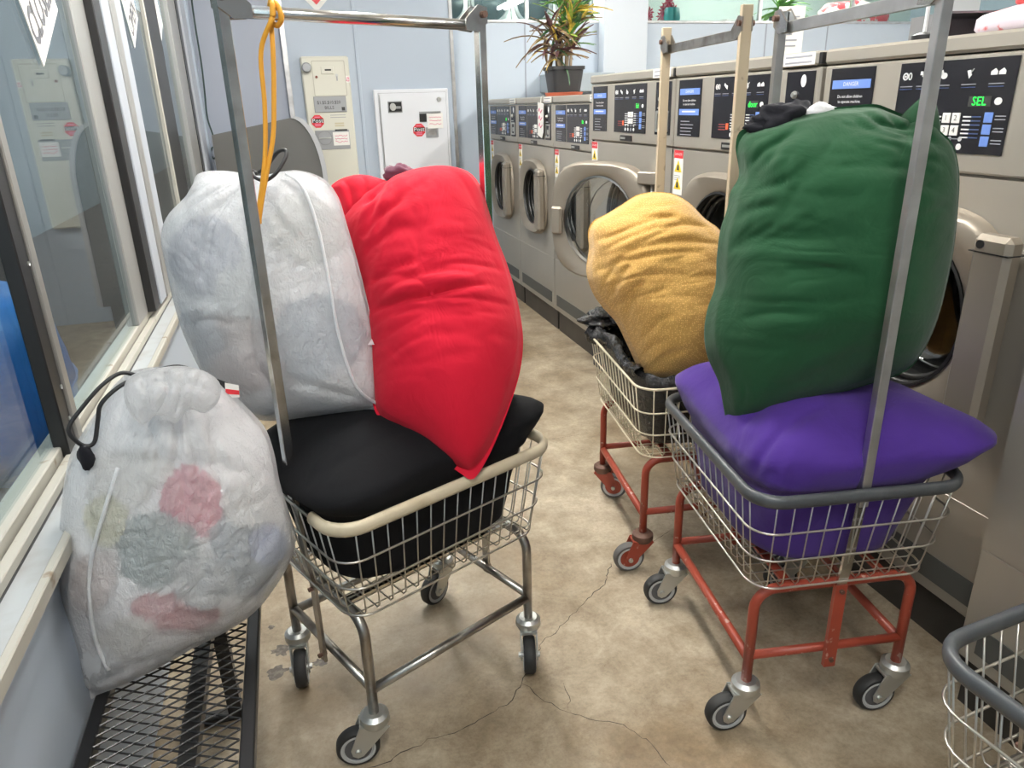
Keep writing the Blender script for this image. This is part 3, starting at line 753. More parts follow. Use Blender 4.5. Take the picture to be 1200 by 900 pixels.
# white change panel
cb = thing('change_cabinet', 'white square change cabinet door set in the blue wall', 'cabinet', (1.095, YB, 0))
MB().box((-.315, -.035, .62), (.315, 0, 1.742), .006).build('frame', PANELW, cb)
MB().ring(rrect(-.280, .66, .295, 1.715, .004, 2), rrect(-.277, .663, .292, 1.712, .004, 2), -.0362, -.034).build('door_gap', GPRINT, cb)
MB().box((-.277, -.040, .663), (.292, -.034, 1.712), .002).build('door', PANELW, cb)
MB().tube([(-.270, -.041, .70), (-.270, -.041, 1.70)], .005, 6).build('hinge', ALU, cb)
h1 = MB().box((-.205, -.048, 1.560), (-.085, -.038, 1.650), .003).build('latch_plate', GREYPL, cb)
MB().box((-.198, -.050, 1.568), (-.092, -.047, 1.642)).build('latch_recess', BLACKM, h1)
MB().prism(squircle(-.165, 1.605, .026, .030, 2, 16), -.056, -.049).build('latch_knob', ZINC, h1)
MB().box((-.15, -.055, 1.59), (-.10, -.049, 1.61), .002).build('latch_lever', GREYPL, h1)
MB().lathe([(0, -.014), (.014, -.014), (.020, -.006), (.020, 0)], 16, 'y', (.232, -.040, 1.655)).build('key_lock', ZINC, cb, 40)
b1_ = MB().box((.055, -.046, 1.480), (.115, -.039, 1.560)).build('bill_acceptor', BLACKM, cb)
MB().box((.055, -.048, 1.545), (.24, -.039, 1.562)).build('acceptor_lip', GREYPL, cb)
note(cb, .120, 1.425, .135, .125, -.046)
MB().ring(rrect(.10, 1.352, .21, 1.435, .004, 2), rrect(.118, 1.368, .192, 1.42, .004, 2), -.047, -.039).build('coin_return', GREYPL, cb)
MB().box((.118, -.043, 1.368), (.192, -.040, 1.42)).build('return_flap', ALU, cb)
octagon(cb, .045, 1.415, .056, -.040)
# red and white diamond sign
dsn = thing('diamond_sign', 'white diamond sign with a red centre hung above the cream changer', 'sign', (0.40, YB, 2.475))
MB().prism([(0, -.155), (.155, 0), (0, .155), (-.155, 0)], -.006, -.001).build('sign_sheet', PAPER, dsn)
MB().prism([(0, -.105), (.105, 0), (0, .105), (-.105, 0)], -.0075, -.006).build('sign_centre', RPRINT, dsn)
# grey laminate board with a pale rounded edge, leaning at the back corner
bdz = thing('folding_table_end', 'dark grey laminate board with a pale curved edge at the back corner', 'board', (0, 6.25, 0))
prof = [(-.52, .20), (-.50, 1.44), (.085, 1.545)] + [(.085+.20*math.sin(a)*1.0, 1.545-.46*(1-math.cos(a))) for a in np.linspace(.15, PI/2, 8)] + [(.30, .20)]
MB().prism(prof, 0, .03).build('board', BOARDG, bdz)
edge = prof[2:]
mbe = MB(); 
n_ = len(edge); vv = []
for (x, z) in edge: vv += [(x, -.012, z), (x+.035, -.012, z+.012), (x+.035, .045, z+.012), (x, .045, z)]
ff = []
for i in range(n_-1):
    for k in range(4): ff.append((i*4+k, i*4+(k+1) % 4, i*4+4+(k+1) % 4, i*4+4+k))
ff += [(0, 1, 2, 3), (4*n_-4, 4*n_-3, 4*n_-2, 4*n_-1)]
mbe.add(vv, ff).build('edge_band', BOARDE, bdz)
MB().box((-.45, .0, 0), (.25, .03, .21)).build('foot', BOARDG, bdz)
# cable hanging down the pier by the window
cbp = bez([(*at_y(222, -20, 6.56),), (*at_y(228, 25, 6.56),), (*at_y(236, 75, 6.56),), (*at_y(240, 110, 6.56),), (*at_y(243, 138, 6.56),), (*at_y(250, 160, 6.56),), (*at_y(254, 178, 6.56),), (*at_y(251, 186, 6.56),), (*at_y(247, 180, 6.56),), (*at_y(249, 172, 6.56),)], 5)
tag(MB().tube([tuple(p) for p in cbp], .007, 6).build('hanging_cable', mat('cable_green', (.006, .03, .025), .5), None, True), 'thin dark green cable hanging down beside the last window', 'cable')
# signs on the window panes
def window_sign(label, y, z, ang, w, h, rows, size):
    t = thing('window_sign', label, 'sign', (XG+.007, y, z)); t.rotation_euler = (0, -ang, 0)
    t.rotation_mode = 'XYZ'
    # local: y along the pane (away), z up, face towards +x ; rotate in the pane plane about x
    t.rotation_euler = (ang, 0, 0)
    MB().box((0, 0, 0), (.003, w, h)).build('sign_sheet', PAPER, t)
    for (s, yy, zz, sz, sxx) in rows:
        text(s, sz, mat('sign_grey_ink', (.11, .11, .125), .5), t, (.0042, yy, zz), (PI/2, 0, PI/2), sx=sxx, sy=1.25, bold=sz*.03)
    return t
SG1 = window_sign('white sign reading CLOSED taped to the first window pane', 2.431, 1.728, math.radians(30), .34, .30, [('CLOSED', .17, .085, .105, .84), ('SORRY', .17, .225, .105, .92)], 1)
window_sign('white sign reading OPEN taped to the second window pane', 4.03, 1.885, math.radians(30), .30, .26, [('OPEN', .15, .07, .10, 1.0), ("WE'RE", .15, .19, .07, 1.0)], 1)
window_sign('small white sign on the last narrow window pane', 5.02, 1.98, math.radians(30), .24, .22, [], 1)

# ================================================================== PLANT ON THE WASHERS
def leaf_mesh(L_, w, bend, name):
    v = []; f = []
    for i in range(6):
        t_ = i/5; ww = w*math.sin(PI*min(1, .12+.88*t_))**.8*(1-t_*.25); zz = -bend*t_*t_*L_
        if i == 5: ww = .0006
        v += [(t_*L_, -ww, zz+.004*L_), (t_*L_, 0, zz-.006), (t_*L_, ww, zz+.004*L_)]
        if i:
            a = 3*i-3; f += [(a, a+1, a+4, a+3), (a+1, a+2, a+5, a+4)]
    return MB().add(v, f).mesh(name)
LEAFC = [('leaf_green', (.07, .20, .035)), ('leaf_lime', (.22, .30, .05)), ('leaf_yellow', (.50, .36, .05)), ('leaf_maroon', (.085, .035, .04)), ('leaf_bronze', (.20, .13, .06)), ('leaf_dark', (.03, .09, .03))]
LM = [mat(n, c, .4, vary=(30, tuple(min(1, x*1.5+.02) for x in c), .45, .6)) for n, c in LEAFC]
LEAVES = [[None]*3 for _ in LM]
for i, mtl in enumerate(LM):
    for j, (l_, w_, b_) in enumerate(((.17, .013, .25), (.21, .017, .5), (.14, .011, .8))):
        me = leaf_mesh(l_, w_, b_, 'leaf'); me.materials.append(mtl); LEAVES[i][j] = me
def leaf(parent, pos, yaw, pitch, ci, j, s=1.0):
    o = bpy.data.objects.new('leaf', LEAVES[ci][j]); col.objects.link(o); o.parent = parent
    o.location = pos; o.rotation_euler = (random.uniform(-.6, .6), -pitch, yaw); o.scale = (s, s, s)
pt = thing('potted_plant', 'croton plant with green, yellow and maroon leaves in a black pot', 'plant', (1.93, 5.15, 1.645))
MB().lathe([(0, 0), (.125, 0), (.135, .022), (.128, .024), (.118, .010), (0, .010)], 32).build('saucer', TERRA, pt, 40)
pot = MB().prism(rrect(-.093, -.093, .093, .093, .03), .012, .013, 'xy')
rings = []
for (h_, k_) in ((.012, .093), (.165, .112), (.167, .120), (.188, .121), (.188, .108), (.160, .104)):
    rings.append([(p[0], p[1], h_) for p in rrect(-k_, -k_, k_, k_, .035)])
n_ = len(rings[0]); pot = MB().add([p for r_ in rings for p in r_], [(i*n_+k, i*n_+(k+1) % n_, (i+1)*n_+(k+1) % n_, (i+1)*n_+k) for i in range(len(rings)-1) for k in range(n_)] + [tuple(range(n_))[::-1]])
pot.build('pot', POTM, pt, 40)
MB().prism(rrect(-.104, -.104, .104, .104, .03), .150, .165, 'xy').build('soil', SOIL, pt)
rl = random.Random(3)
for si, (bx, by, tx, ty, tz) in enumerate(((-.03, 0, -.10, -.02, .48), (.02, .01, .03, .0, .62), (.04, -.02, .10, .02, .58), (.0, .03, -.02, .06, .70), (.03, .02, .07, -.06, .66), (-.04, -.02, -.16, .0, .40))):
    pts = bez([(bx, by, .16), (bx*.6+tx*.3, by+ty*.3, .16+(tz-.16)*.45), (tx, ty, tz)], 5)
    st = MB().tube([tuple(p) for p in pts], [.011-.006*k/len(pts) for k in range(len(pts))], 7).build('stem', BARK, pt, True)
    for k in range(30):
        f_ = .40+.60*k/29; p = pts[min(len(pts)-1, int(f_*(len(pts)-1)))]
        ya = rl.uniform(0, 2*PI); lowleft = tx < -.05
        pit = rl.uniform(-.5, .5) if lowleft and rl.random() < .7 else rl.uniform(0.35, 1.4)
        if lowleft: ci = rl.choice((3, 3, 4, 4, 2, 3, 5))
        else: ci = rl.choice((0, 0, 1, 1, 2, 2, 4, 5, 0))
        if f_ < .55 and rl.random() < .6: ci = rl.choice((3, 4))
        leaf(st, (p[0]+rl.uniform(-.01, .01), p[1]+rl.uniform(-.01, .01), p[2]+rl.uniform(-.02, .02)), ya, pit, ci, rl.randrange(3), rl.uniform(.85, 1.25))

# ------------------------------------------------------------------ things beyond the glass strip
for k, x in enumerate((1.53, 1.985, 2.44, 2.895, 3.35)):
    t = thing('wall_dryer', 'white dryer with a dark round door behind the glass strip', 'dryer', (x, 8.05, 0), 0, 'dryers behind the glass strip')
    MB().box((.005, .0, .0), (.450, .5, 3.0), .01).build('cabinet', DRYW, t)
    MB().lathe([(.205, 0), (.20, -.03), (.175, -.035), (.170, -.02)], 36, 'y', (.2275, 0, 2.57)).build('door_rim', ALU, t, 40)
    MB().lathe([(.174, -.022), (.10, -.03), (.001, -.034)], 36, 'y', (.2275, 0, 2.57)).build('door_glass', mat('dark_glass', (.03, .045, .05), .12), t, True)
sh = tag(MB().box((3.35, 7.05, 2.22), (7.9, 7.4, 2.25)).build('display_shelf', DRYW), 'pale shelf behind the glass strip over the low wall', 'shelf')
lg = MB()
for x in (3.4, 5.6, 7.8): lg.box((x, 7.2, 0), (x+.04, 7.24, 2.22))
lg.build('shelf_leg', DRYW, sh)
fl = thing('flower_bouquet', 'red silk flowers in a teal vase behind the glass strip', 'flowers', (3.72, 7.2, 2.25))
MB().lathe([(0, 0), (.07, 0), (.10, .10), (.085, .19), (.07, .19), (.07, .02), (0, .02)], 20, 'z', (.09, 0, 0)).build('vase', mat('teal_vase', (.02, .20, .20), .35), fl, 40)
fr_ = random.Random(5); PET = mat('petal_red', (.42, .02, .07), .6)
for k in range(9):
    cx_, cz_ = fr_.uniform(-.16, .12), .10+fr_.uniform(-.03, .14); mb = MB()
    for j in range(8):
        a = 2*PI*j/8; r0 = .055
        mb.add([(cx_, -.02, cz_), (cx_+math.cos(a-.3)*r0*.6, -.04, cz_+math.sin(a-.3)*r0*.6), (cx_+math.cos(a)*r0, -.03, cz_+math.sin(a)*r0), (cx_+math.cos(a+.3)*r0*.6, -.04, cz_+math.sin(a+.3)*r0*.6)], [(0, 1, 2, 3)])
    mb.build('bloom', PET, fl)
for i in range(3):
    tag(MB().box((4.28+.05*i, 7.1, 2.25+.03*i), (4.62+.03*i, 7.32, 2.278+.03*i), .003).build('paper_stack', PAPER), ['bottom white paper bundle on the shelf behind the glass', 'middle white paper bundle on the shelf behind the glass', 'top white paper bundle on the shelf behind the glass'][i], 'papers')
gp = thing('leafy_plant', 'bright green leafy plant behind the glass strip over the low wall', 'plant', (5.05, 7.2, 2.25))
MB().lathe([(0, 0), (.08, 0), (.10, .12), (.09, .12), (0, .10)], 16).build('pot', POTM, gp, 40)
stg = MB().tube([(0, 0, .1), (0, 0, .2)], .012, 6).build('stem', BARK, gp)
GL = mat('leaf_bright', (.16, .38, .05), .4)
gm = leaf_mesh(.30, .028, .5, 'leaf'); gm.materials.append(GL)
for k in range(34):
    o = bpy.data.objects.new('leaf', gm); col.objects.link(o); o.parent = stg; o.location = (0, 0, .16+fr_.uniform(0, .06))
    o.rotation_euler = (fr_.uniform(-.5, .5), -fr_.uniform(-.1, 1.3), fr_.uniform(0, 2*PI))
def crumple_box(name, lo, hi, material, label, cat, seed, amp=.03, n=9):
    rnd = random.Random(seed); mb = MB(); V = []; F = []
    for i in range(n+1):
        th = PI*i/n
        for k in range(16):
            a = 2*PI*k/16; e = .6
            c = [math.copysign(abs(math.cos(a))**e, math.cos(a))*math.sin(th)**e, math.copysign(abs(math.sin(a))**e, math.sin(a))*math.sin(th)**e, -math.copysign(abs(math.cos(th))**e, math.cos(th))]
            p = [(lo[q]+hi[q])/2+(hi[q]-lo[q])/2*c[q] for q in range(3)]
            d = noise.noise(Vector(p)*9+Vector((seed, 0, 0)))*amp
            p[0] += c[0]*d; p[1] += c[1]*d
            if c[2] > -.5: p[2] += d
            V.append(p)
    for i in range(n):
        for k in range(16): F.append((i*16+k, i*16+(k+1) % 16, i*16+16+(k+1) % 16, i*16+16+k))
    return tag(mb.add(V, F).build(name, material, None, True), label, cat)
STRIPE = mat('red_white_print', (.70, .68, .66), .5, vary=(7, (.65, .04, .05), .5, .52))
crumple_box('gift_bag', (5.55, 7.08, 2.25), (6.40, 7.34, 2.52), STRIPE, 'red and white printed bags on the shelf behind the glass', 'bag', 4)
LN = mat('lavender_print', (.62, .55, .62), .5, vary=(14, (.60, .12, .13), .55, .6))
rb_ = thing('sheet_metal_box', 'grey open-ended metal box on top of the machine reading SEL', 'box', (2.20, 2.08, 1.74), math.radians(-12))
mbx = MB(); mbx.box((-.16, -.10, 0), (.16, .10, .006)); mbx.box((-.16, -.10, .088), (.16, .10, .094)); mbx.box((-.16, -.10, .006), (-.154, .10, .088)); mbx.box((.154, -.10, .006), (.16, .10, .088)); mbx.box((-.154, .094, .006), (.154, .10, .088))
mbx.build('box_shell', mat('tray_grey', (.20, .20, .21), .45, .5), rb_)
crumple_box('printed_bundle', (2.00, 1.66, 1.742), (2.34, 1.95, 1.828), LN, 'pink and white printed plastic bundle beside the grey metal box', 'bundle', 6, .02)
crumple_box('red_packet', (2.06, 1.70, 1.822), (2.30, 1.86, 1.866), mat('packet_red', (.55, .05, .05), .45), 'red packet lying on the printed plastic bundle', 'packet', 8, .008)
crumple_box('lavender_packet', (2.04, 1.68, 1.864), (2.32, 1.88, 1.93), mat('packet_lavender', (.52, .44, .60), .45), 'lavender packet lying on top of the red packet', 'packet', 12, .01)
fsp = at_x(1083, 40, 1.84)
fs = thing('flag_stand', 'white rod in a black round base on top of a large washer', 'stand', (fsp[0], fsp[1], 1.74))
MB().lathe([(0, 0), (.034, 0), (.034, .018), (.012, .026), (0, .026)], 20).build('base', BLACKM, fs, 40)
MB().lathe([(0, .01), (.0055, .01), (.0055, .26), (0, .26)], 12).build('rod', WHITEP, fs, 40)
pn = thing('paper_notice', 'sheet of printed paper standing behind the coin panel of a large washer', 'notice', tuple(at_y(925, 48, 2.9)[:2])+(1.74,), -.3)
MB().box((-.055, 0, 0), (.055, .004, .21)).build('sheet', PAPER, pn)
lines(MB(), -.04, .035, .17, .022, 6, -.0005, .006, random.Random(2)).build('small_print', GPRINT, pn)

# ================================================================== BENCH UNDER THE WINDOW
bn = thing('mesh_bench', 'black expanded-metal bench along the window wall', 'bench', (-.3625, 1.30, 0))
BX, BY0, BY1, BZ = .165, -.75, .62, .45
fr0 = MB()
for x0, x1 in ((-BX, -BX+.028), (BX-.028, BX)):
    MB().box((x0, BY0, BZ-.03), (x1, BY1, BZ), .003).build('side_rail', BENCHM, bn)
for y0 in (BY0, BY1-.03): MB().box((-BX, y0, BZ-.03), (BX, y0+.03, BZ), .003).build('end_rail', BENCHM, bn)
MB().box((.02, BY0+.03, BZ-.045), (.055, BY1-.03, BZ-.014)).build('centre_bar', BENCHM, bn)
for y0 in (-.5, .45):
    MB().box((.020, y0, .02), (.055, y0+.035, BZ-.04)).build('leg', BENCHM, bn)
    MB().box((-BX+.06, y0, 0), (BX-.10, y0+.035, .025), .004).build('foot_bar', BENCHM, bn)
# expanded metal: zig-zag strands that meet in a diamond lattice
mbx = MB(); px_, py_ = .0138, .050
for j in range(int((BY1-BY0-.06)/px_)+1):
    y0 = BY0+.03+j*px_; pts_v = []; F = []
    nseg = int((2*BX-.05)/py_*2)
    for i in range(nseg+1):
        x = -BX+.026+i*py_/2; yy = y0+((.5 if i % 2 else -.5)*(1 if j % 2 else -1))*px_*.92
        for (dy, dz) in ((-.0010, -.0025), (.0010, -.0025), (.0010, .0), (-.0010, .0)): pts_v.append((x, yy+dy, BZ-.002+dz+(.0015 if dy > 0 else 0)))
        if i:
            a = 4*(i-1); b = 4*i
            for k in range(4): F.append((a+k, a+(k+1) % 4, b+(k+1) % 4, b+k))
    mbx.add(pts_v, F)
mbx.build('expanded_mesh_seat', BENCHM, bn)

# ================================================================== LAUNDRY CARTS
def rr_loop(hx, hy, r, z, n=6): return [(p[0], p[1], z) for p in rrect(-hx, -hy, hx, hy, r, n)]
_cart = {}
def bar_path(mb, pts, hy, hx):
    """flat bar of half-width hy (along y) and half-thickness hx (along x) through xz points at y=0"""
    V = []; F = []
    for i, (x, z) in enumerate(pts):
        V += [(x-hx, -hy, z), (x+hx, -hy, z), (x+hx, hy, z), (x-hx, hy, z)]
        if i:
            a, b = 4*(i-1), 4*i
            for k in range(4): F.append((a+k, a+(k+1) % 4, b+(k+1) % 4, b+k))
    n_ = len(pts)*4
    F += [(3, 2, 1, 0), (n_-4, n_-3, n_-2, n_-1)]
    return mb.add(V, F)
LEGX, LEGY, ZR, ZB = .270, .215, .725, .462
def make_caster(parent, x, y, ang, old=False):
    t_ = MB()
    t_.lathe([(0, .142), (.024, .142), (.033, .134), (.034, .118), (.028, .108), (0, .106)], 20)
    o = t_.build('caster', RUST if old else ZINC, parent, 40, loc=(x, y, 0), rot=(0, 0, ang))
    fk = MB()
    for s in (-1, 1):
        y0 = s*.021
        fk.prism([(-.032, .110), (.036, .118), (.060, .056), (.057, .040), (.046, .032), (.033, .036)], y0-.0015, y0+.0015)
    fk.box((-.028, -.022, .108), (.036, .022, .115))
    fk.build('fork', (REDP if old else ZINC), o)
    w = MB().lathe([(0.040, -.016), (.046, -.015), (.050, -.009), (.0505, 0), (.050, .009), (.046, .015), (.040, .016)], 32, 'y', (.044, 0, .0505)).build('tyre', TYREG if old else BLACKR, o, 40)
    MB().lathe([(0, -.013), (.033, -.013), (.0345, -.0165), (.040, -.0165), (.041, -.012), (.041, .012), (.040, .0165), (.0345, .0165), (.033, .013), (0, .013)], 32, 'y', (.044, 0, .0505)).build('wheel_ring', HUBG, o, 40)
    MB().lathe([(0, -.0145), (.031, -.0145), (.031, .0145), (0, .0145)], 24, 'y', (.044, 0, .0505)).build('wheel_disc', (REDP if old else MIDG), o, 40)
    o.scale = (1.12, 1.12, 1.10)
    MB().lathe([(0, -.029), (.007, -.029), (.008, -.024), (.008, .024), (.007, .029), (0, .029)], 10, 'y', (.044, 0, .0505)).build('axle_bolt', ZINC, o, 40)
    return o
def make_cart(label, loc, rz, frame_m, wire_m, pole_m, bump_m, swivels, bump='full', bar='tube', ztop=1.78, old=False, poles=(.318, .318)):
    t = thing('laundry_cart', label, 'laundry cart', (loc[0], loc[1], 0), rz)
    tr = .0135
    for sx in (-1, 1):
        x = sx*LEGX; pts = [(x, -LEGY, .135), (x, -LEGY, .385)]
        for k in range(1, 6):
            a = PI/2*k/6; pts.append((x, -LEGY+.055*(1-math.cos(a)), .385+.055*math.sin(a)))
        pts.append((x, -LEGY+.055, .44)); pts += [(p[0], -p[1], p[2]) for p in pts[::-1]]
        MB().tube(pts, tr, 12).build('end_frame', frame_m, t, True)
        MB().tube([(x, -LEGY, .235), (x, LEGY, .235)], tr*.9, 12).build('end_rail', frame_m, t, True)
    for sy in (-1, 1):
        MB().tube([(-LEGX, sy*LEGY, .225), (LEGX, sy*LEGY, .225)], tr*.95, 12).build('side_rail', frame_m, t, True)
    for sy in (-.13, .13):
        MB().box((-LEGX, sy-.012, .445), (LEGX, sy+.012, .452)).build('basket_support', frame_m if frame_m is not OLDSTEEL else CHROME, t)
    k = 0
    for sx in (-1, 1):
        for sy in (-1, 1):
            make_caster(t, sx*LEGX, sy*LEGY, swivels[k]-rz, old); k += 1
    # basket
    BHX, BHY, THX, THY = .297, .232, .335, .268
    def half(z): f = (z-ZB)/(ZR-ZB); return BHX+(THX-BHX)*f, BHY+(THY-BHY)*f
    bk = MB().tube(rr_loop(THX, THY, .07, ZR), .0045, 8, True).build('basket', wire_m, t, True)
    for z, e in ((.637, .006), (.553, .006), (ZB, .004)):
        hx, hy = half(z); MB().tube(rr_loop(hx+e, hy+e, .065, z), .0030, 7, True).build('hoop_wire', wire_m, bk, True)
    nx, ny = 15, 11
    for i in range(nx):
        f = -1+2*(i+.5)/nx; xb, xt = f*(BHX-.01), f*(THX-.025)
        MB().tube([(xt, -THY, ZR), (xb, -BHY, ZB+.012), (xb, -BHY+.012, ZB), (xb, BHY-.012, ZB), (xb, BHY, ZB+.012), (xt, THY, ZR)], .0020, 6).build('basket_wire', wire_m, bk, True)
    for i in range(ny):
        f = -1+2*(i+.5)/ny; yb, yt = f*(BHY-.01), f*(THY-.025)
        MB().tube([(-THX, yt, ZR), (-BHX, yb, ZB+.012), (-BHX+.012, yb, ZB-.004), (BHX-.012, yb, ZB-.004), (BHX, yb, ZB+.012), (THX, yt, ZR)], .0020, 6).build('basket_wire', wire_m, bk, True)
    if bump_m:
        lp = rr_loop(THX, THY, .075, ZR+.002, 7)
        if bump == 'full': MB().tube(lp, .017, 12, True, ry=.012).build('bumper_rim', bump_m, bk, True)
        else:
            # loop order: (+x,+y) corner, (-x,+y), (-x,-y), (+x,-y); open on the -x side
            q = lp[16:] + lp[:16]; q = q[:]           # starts at the (-x,-y) corner
            q = [(-THX, -THY+.115, ZR+.002)] + q[:]
            MB().tube(q, .0175, 12, False, ry=.012).build('bumper_rim', bump_m, bk, True)
    # poles and hanging bar
    for sx in (-1, 1):
        po = poles[0] if sx < 0 else poles[1]
        mb = MB()
        bar_path(mb, [(sx*.290, .195), (sx*.290, .44), (sx*.300, .50), (sx*po, .735)], .0135, .004)
        pb = mb.build('pole_foot', pole_m if old else (frame_m if frame_m is OLDSTEEL else CHROME), t)
        if frame_m is REDP and not old:
            mb2 = MB(); bar_path(mb2, [(sx*.291, .19), (sx*.291, .445)], .0155, .0065); mb2.build('painted_foot', REDP, t)
        for z in (.215, .43): MB().lathe([(0, -.012), (.006, -.012), (.006, .012), (0, .012)], 8, 'x', (sx*.293, 0, z)).build('bolt', RUST, pb)
        mb = MB()
        if bar == 'tube' or not old: mb.box((sx*po-.0115, -.0115, .69), (sx*po+.0115, .0115, ztop), .0015)
        else: mb.box((sx*po-.009, -.016, .69), (sx*po+.009, .016, ztop+.03), .0015)
        pp = mb.build('pole', pole_m, t)
        # bracket plates at the top
        for sy in (-1, 1):
            y0 = sy*.0145
            MB().prism([(sx*(po+.012), ztop+.0), (sx*(po+.012), ztop-.035), (sx*(po-.018), ztop-.055), (sx*(po-.056), ztop-.052), (sx*(po-.056), ztop-.028), (sx*(po-.016), ztop+.005)], y0-.002, y0+.002).build('bracket', CHROME if not old else OLDSTEEL, pp)
        MB().lathe([(0, -.024), (.008, -.024), (.008, .024), (0, .024)], 10, 'y', (sx*po, 0, ztop-.016)).build('bracket_bolt', RUST, pp)
    if bar == 'tube': MB().tube([(-poles[0]+.018, 0, ztop-.04), (poles[1]-.018, 0, ztop-.04)], .0125, 14).build('hanging_bar', CHROME, t, True)
    else: MB().box((-.31, -.004, ztop-.055), (.31, .004, ztop-.027), .001).build('hanging_bar', OLDSTEEL if old else ALU, t)
    return t
CARTL = ((.197, 1.810), math.radians(25))
CARTP = ((1.258, 1.535), math.radians(81.2))
CARTM = ((1.318, 2.280), math.radians(82.0))
CARTF = ((1.235, .443), math.radians(96.0))
d2r = math.radians
make_cart('chrome laundry cart with a cream bumper, holding the black and red bags', *CARTL, OLDSTEEL, WIREM, CHROME, BUMPC, [d2r(176), d2r(268), d2r(255), d2r(215)], bump='open', ztop=1.825, poles=(.306, .345))
make_cart('red-framed laundry cart with a dark grey bumper, holding the purple bag', *CARTP, REDP, WIREM, ALU, BUMPG, [d2r(172), d2r(172), d2r(168), d2r(170)], bar='flat', ztop=1.81)
make_cart('red-framed laundry cart with cream wires and cream poles, holding the mustard bag', *CARTM, REDP, CREAMWIRE, CREAMP, None, [d2r(320), d2r(172), d2r(300), d2r(330)], bar='flat', ztop=1.81, old=True)
make_cart('empty wire laundry cart with a grey bumper, beside the plain machine end panel', *CARTF, OLDSTEEL, WIREM, CHROME, BUMPG, [d2r(200), d2r(230), d2r(200), d2r(200)])

# ================================================================== LAUNDRY BAGS
def seg_dist(P, poly):
    """distance of points P (n,2) to a polyline, and parameter 0..1 along it"""
    poly = np.asarray(poly, float); best = np.full(len(P), 1e9); par = np.zeros(len(P))
    L_ = np.concatenate([[0], np.cumsum(np.linalg.norm(np.diff(poly, axis=0), axis=1))]); tot = L_[-1]
    for i in range(len(poly)-1):
        a, b = poly[i], poly[i+1]; ab = b-a; t_ = np.clip(((P-a) @ ab)/(ab @ ab+1e-9), 0, 1)
        d = np.linalg.norm(P-(a+t_[:, None]*ab), axis=1); mk = d < best
        best[mk] = d[mk]; par[mk] = ((L_[i]+t_*(L_[i+1]-L_[i]))/tot)[mk]
    return best, par
def crease_disp(PX, creases):
    d = np.zeros(len(PX))
    for (pts, w, dep) in creases:
        dist, par = seg_dist(PX, [tuple(p) for p in bez(pts, 5)] if len(pts) > 2 else pts)
        fade = np.clip(np.minimum(par, 1-par)*5, 0, 1)**.7
        d += fade*dep*(-.75*np.exp(-np.abs(dist/(w*.8))**1.3) + .28*np.exp(-((dist-2.6*w)/(2.0*w))**2))
    return d
def wrinkle_field(PX, fields, seed=0.0):
    """bunched cloth: (centre, radius, direction deg, long px, short px, depth) patches of sharp irregular folds"""
    d = np.zeros(len(PX))
    for i, (c, rad, ang, lo, sh_, dep) in enumerate(fields):
        q = PX-np.array(c); r2 = (q**2).sum(1)/rad**2; w = np.exp(-r2*1.4); a = math.radians(ang)
        u = (q[:, 0]*math.cos(a)+q[:, 1]*math.sin(a))/(lo*1.35); v = (-q[:, 0]*math.sin(a)+q[:, 1]*math.cos(a))/sh_
        idx = np.nonzero(w > .02)[0]; g = np.zeros(len(PX))
        for k in idx:
            n1 = noise.noise(Vector((u[k], v[k]*.5, seed+i*7.3))); n2 = noise.noise(Vector((u[k]*1.9, v[k]*1.1, seed+i*3.1+40)))
            g[k] = .72*((1-min(1, abs(n1)*3.2))**1.5+.35*(1-min(1, abs(n2)*3.0))**1.5-.3)
        d += w*g*-dep
    return d
def radial_folds(PX, c, rad, count, dep, seed=0.0):
    q = PX-np.array(c); r = np.sqrt((q**2).sum(1)); a = np.arctan2(q[:, 1], q[:, 0]); w = np.exp(-(r/rad)**1.5)*np.clip(r/12, 0, 1)
    g = np.array([noise.noise(Vector((math.cos(t)*count, math.sin(t)*count, rr*.008+seed))) for t, rr in zip(a, r)])
    return -w*dep*((1-np.minimum(1, np.abs(g)*3))**1.3-.3)
def vnoise(P, scale, seed=0.0):
    return np.array([noise.noise(Vector((p[0]*scale+seed, p[1]*scale, p[2]*scale))) for p in P])
def resample(outline, n, smooth=1):
    c = np.array([tuple(p) for p in bez(outline, 6, True)]); c = np.vstack([c, c[:1]])
    L_ = np.concatenate([[0], np.cumsum(np.linalg.norm(np.diff(c, axis=0), axis=1))])
    s = np.linspace(0, L_[-1], n, endpoint=False)
    return np.stack([np.interp(s, L_, c[:, 0]), np.interp(s, L_, c[:, 1])], axis=1)
def nrm(v): v = np.array(v, float); return v/np.linalg.norm(v)

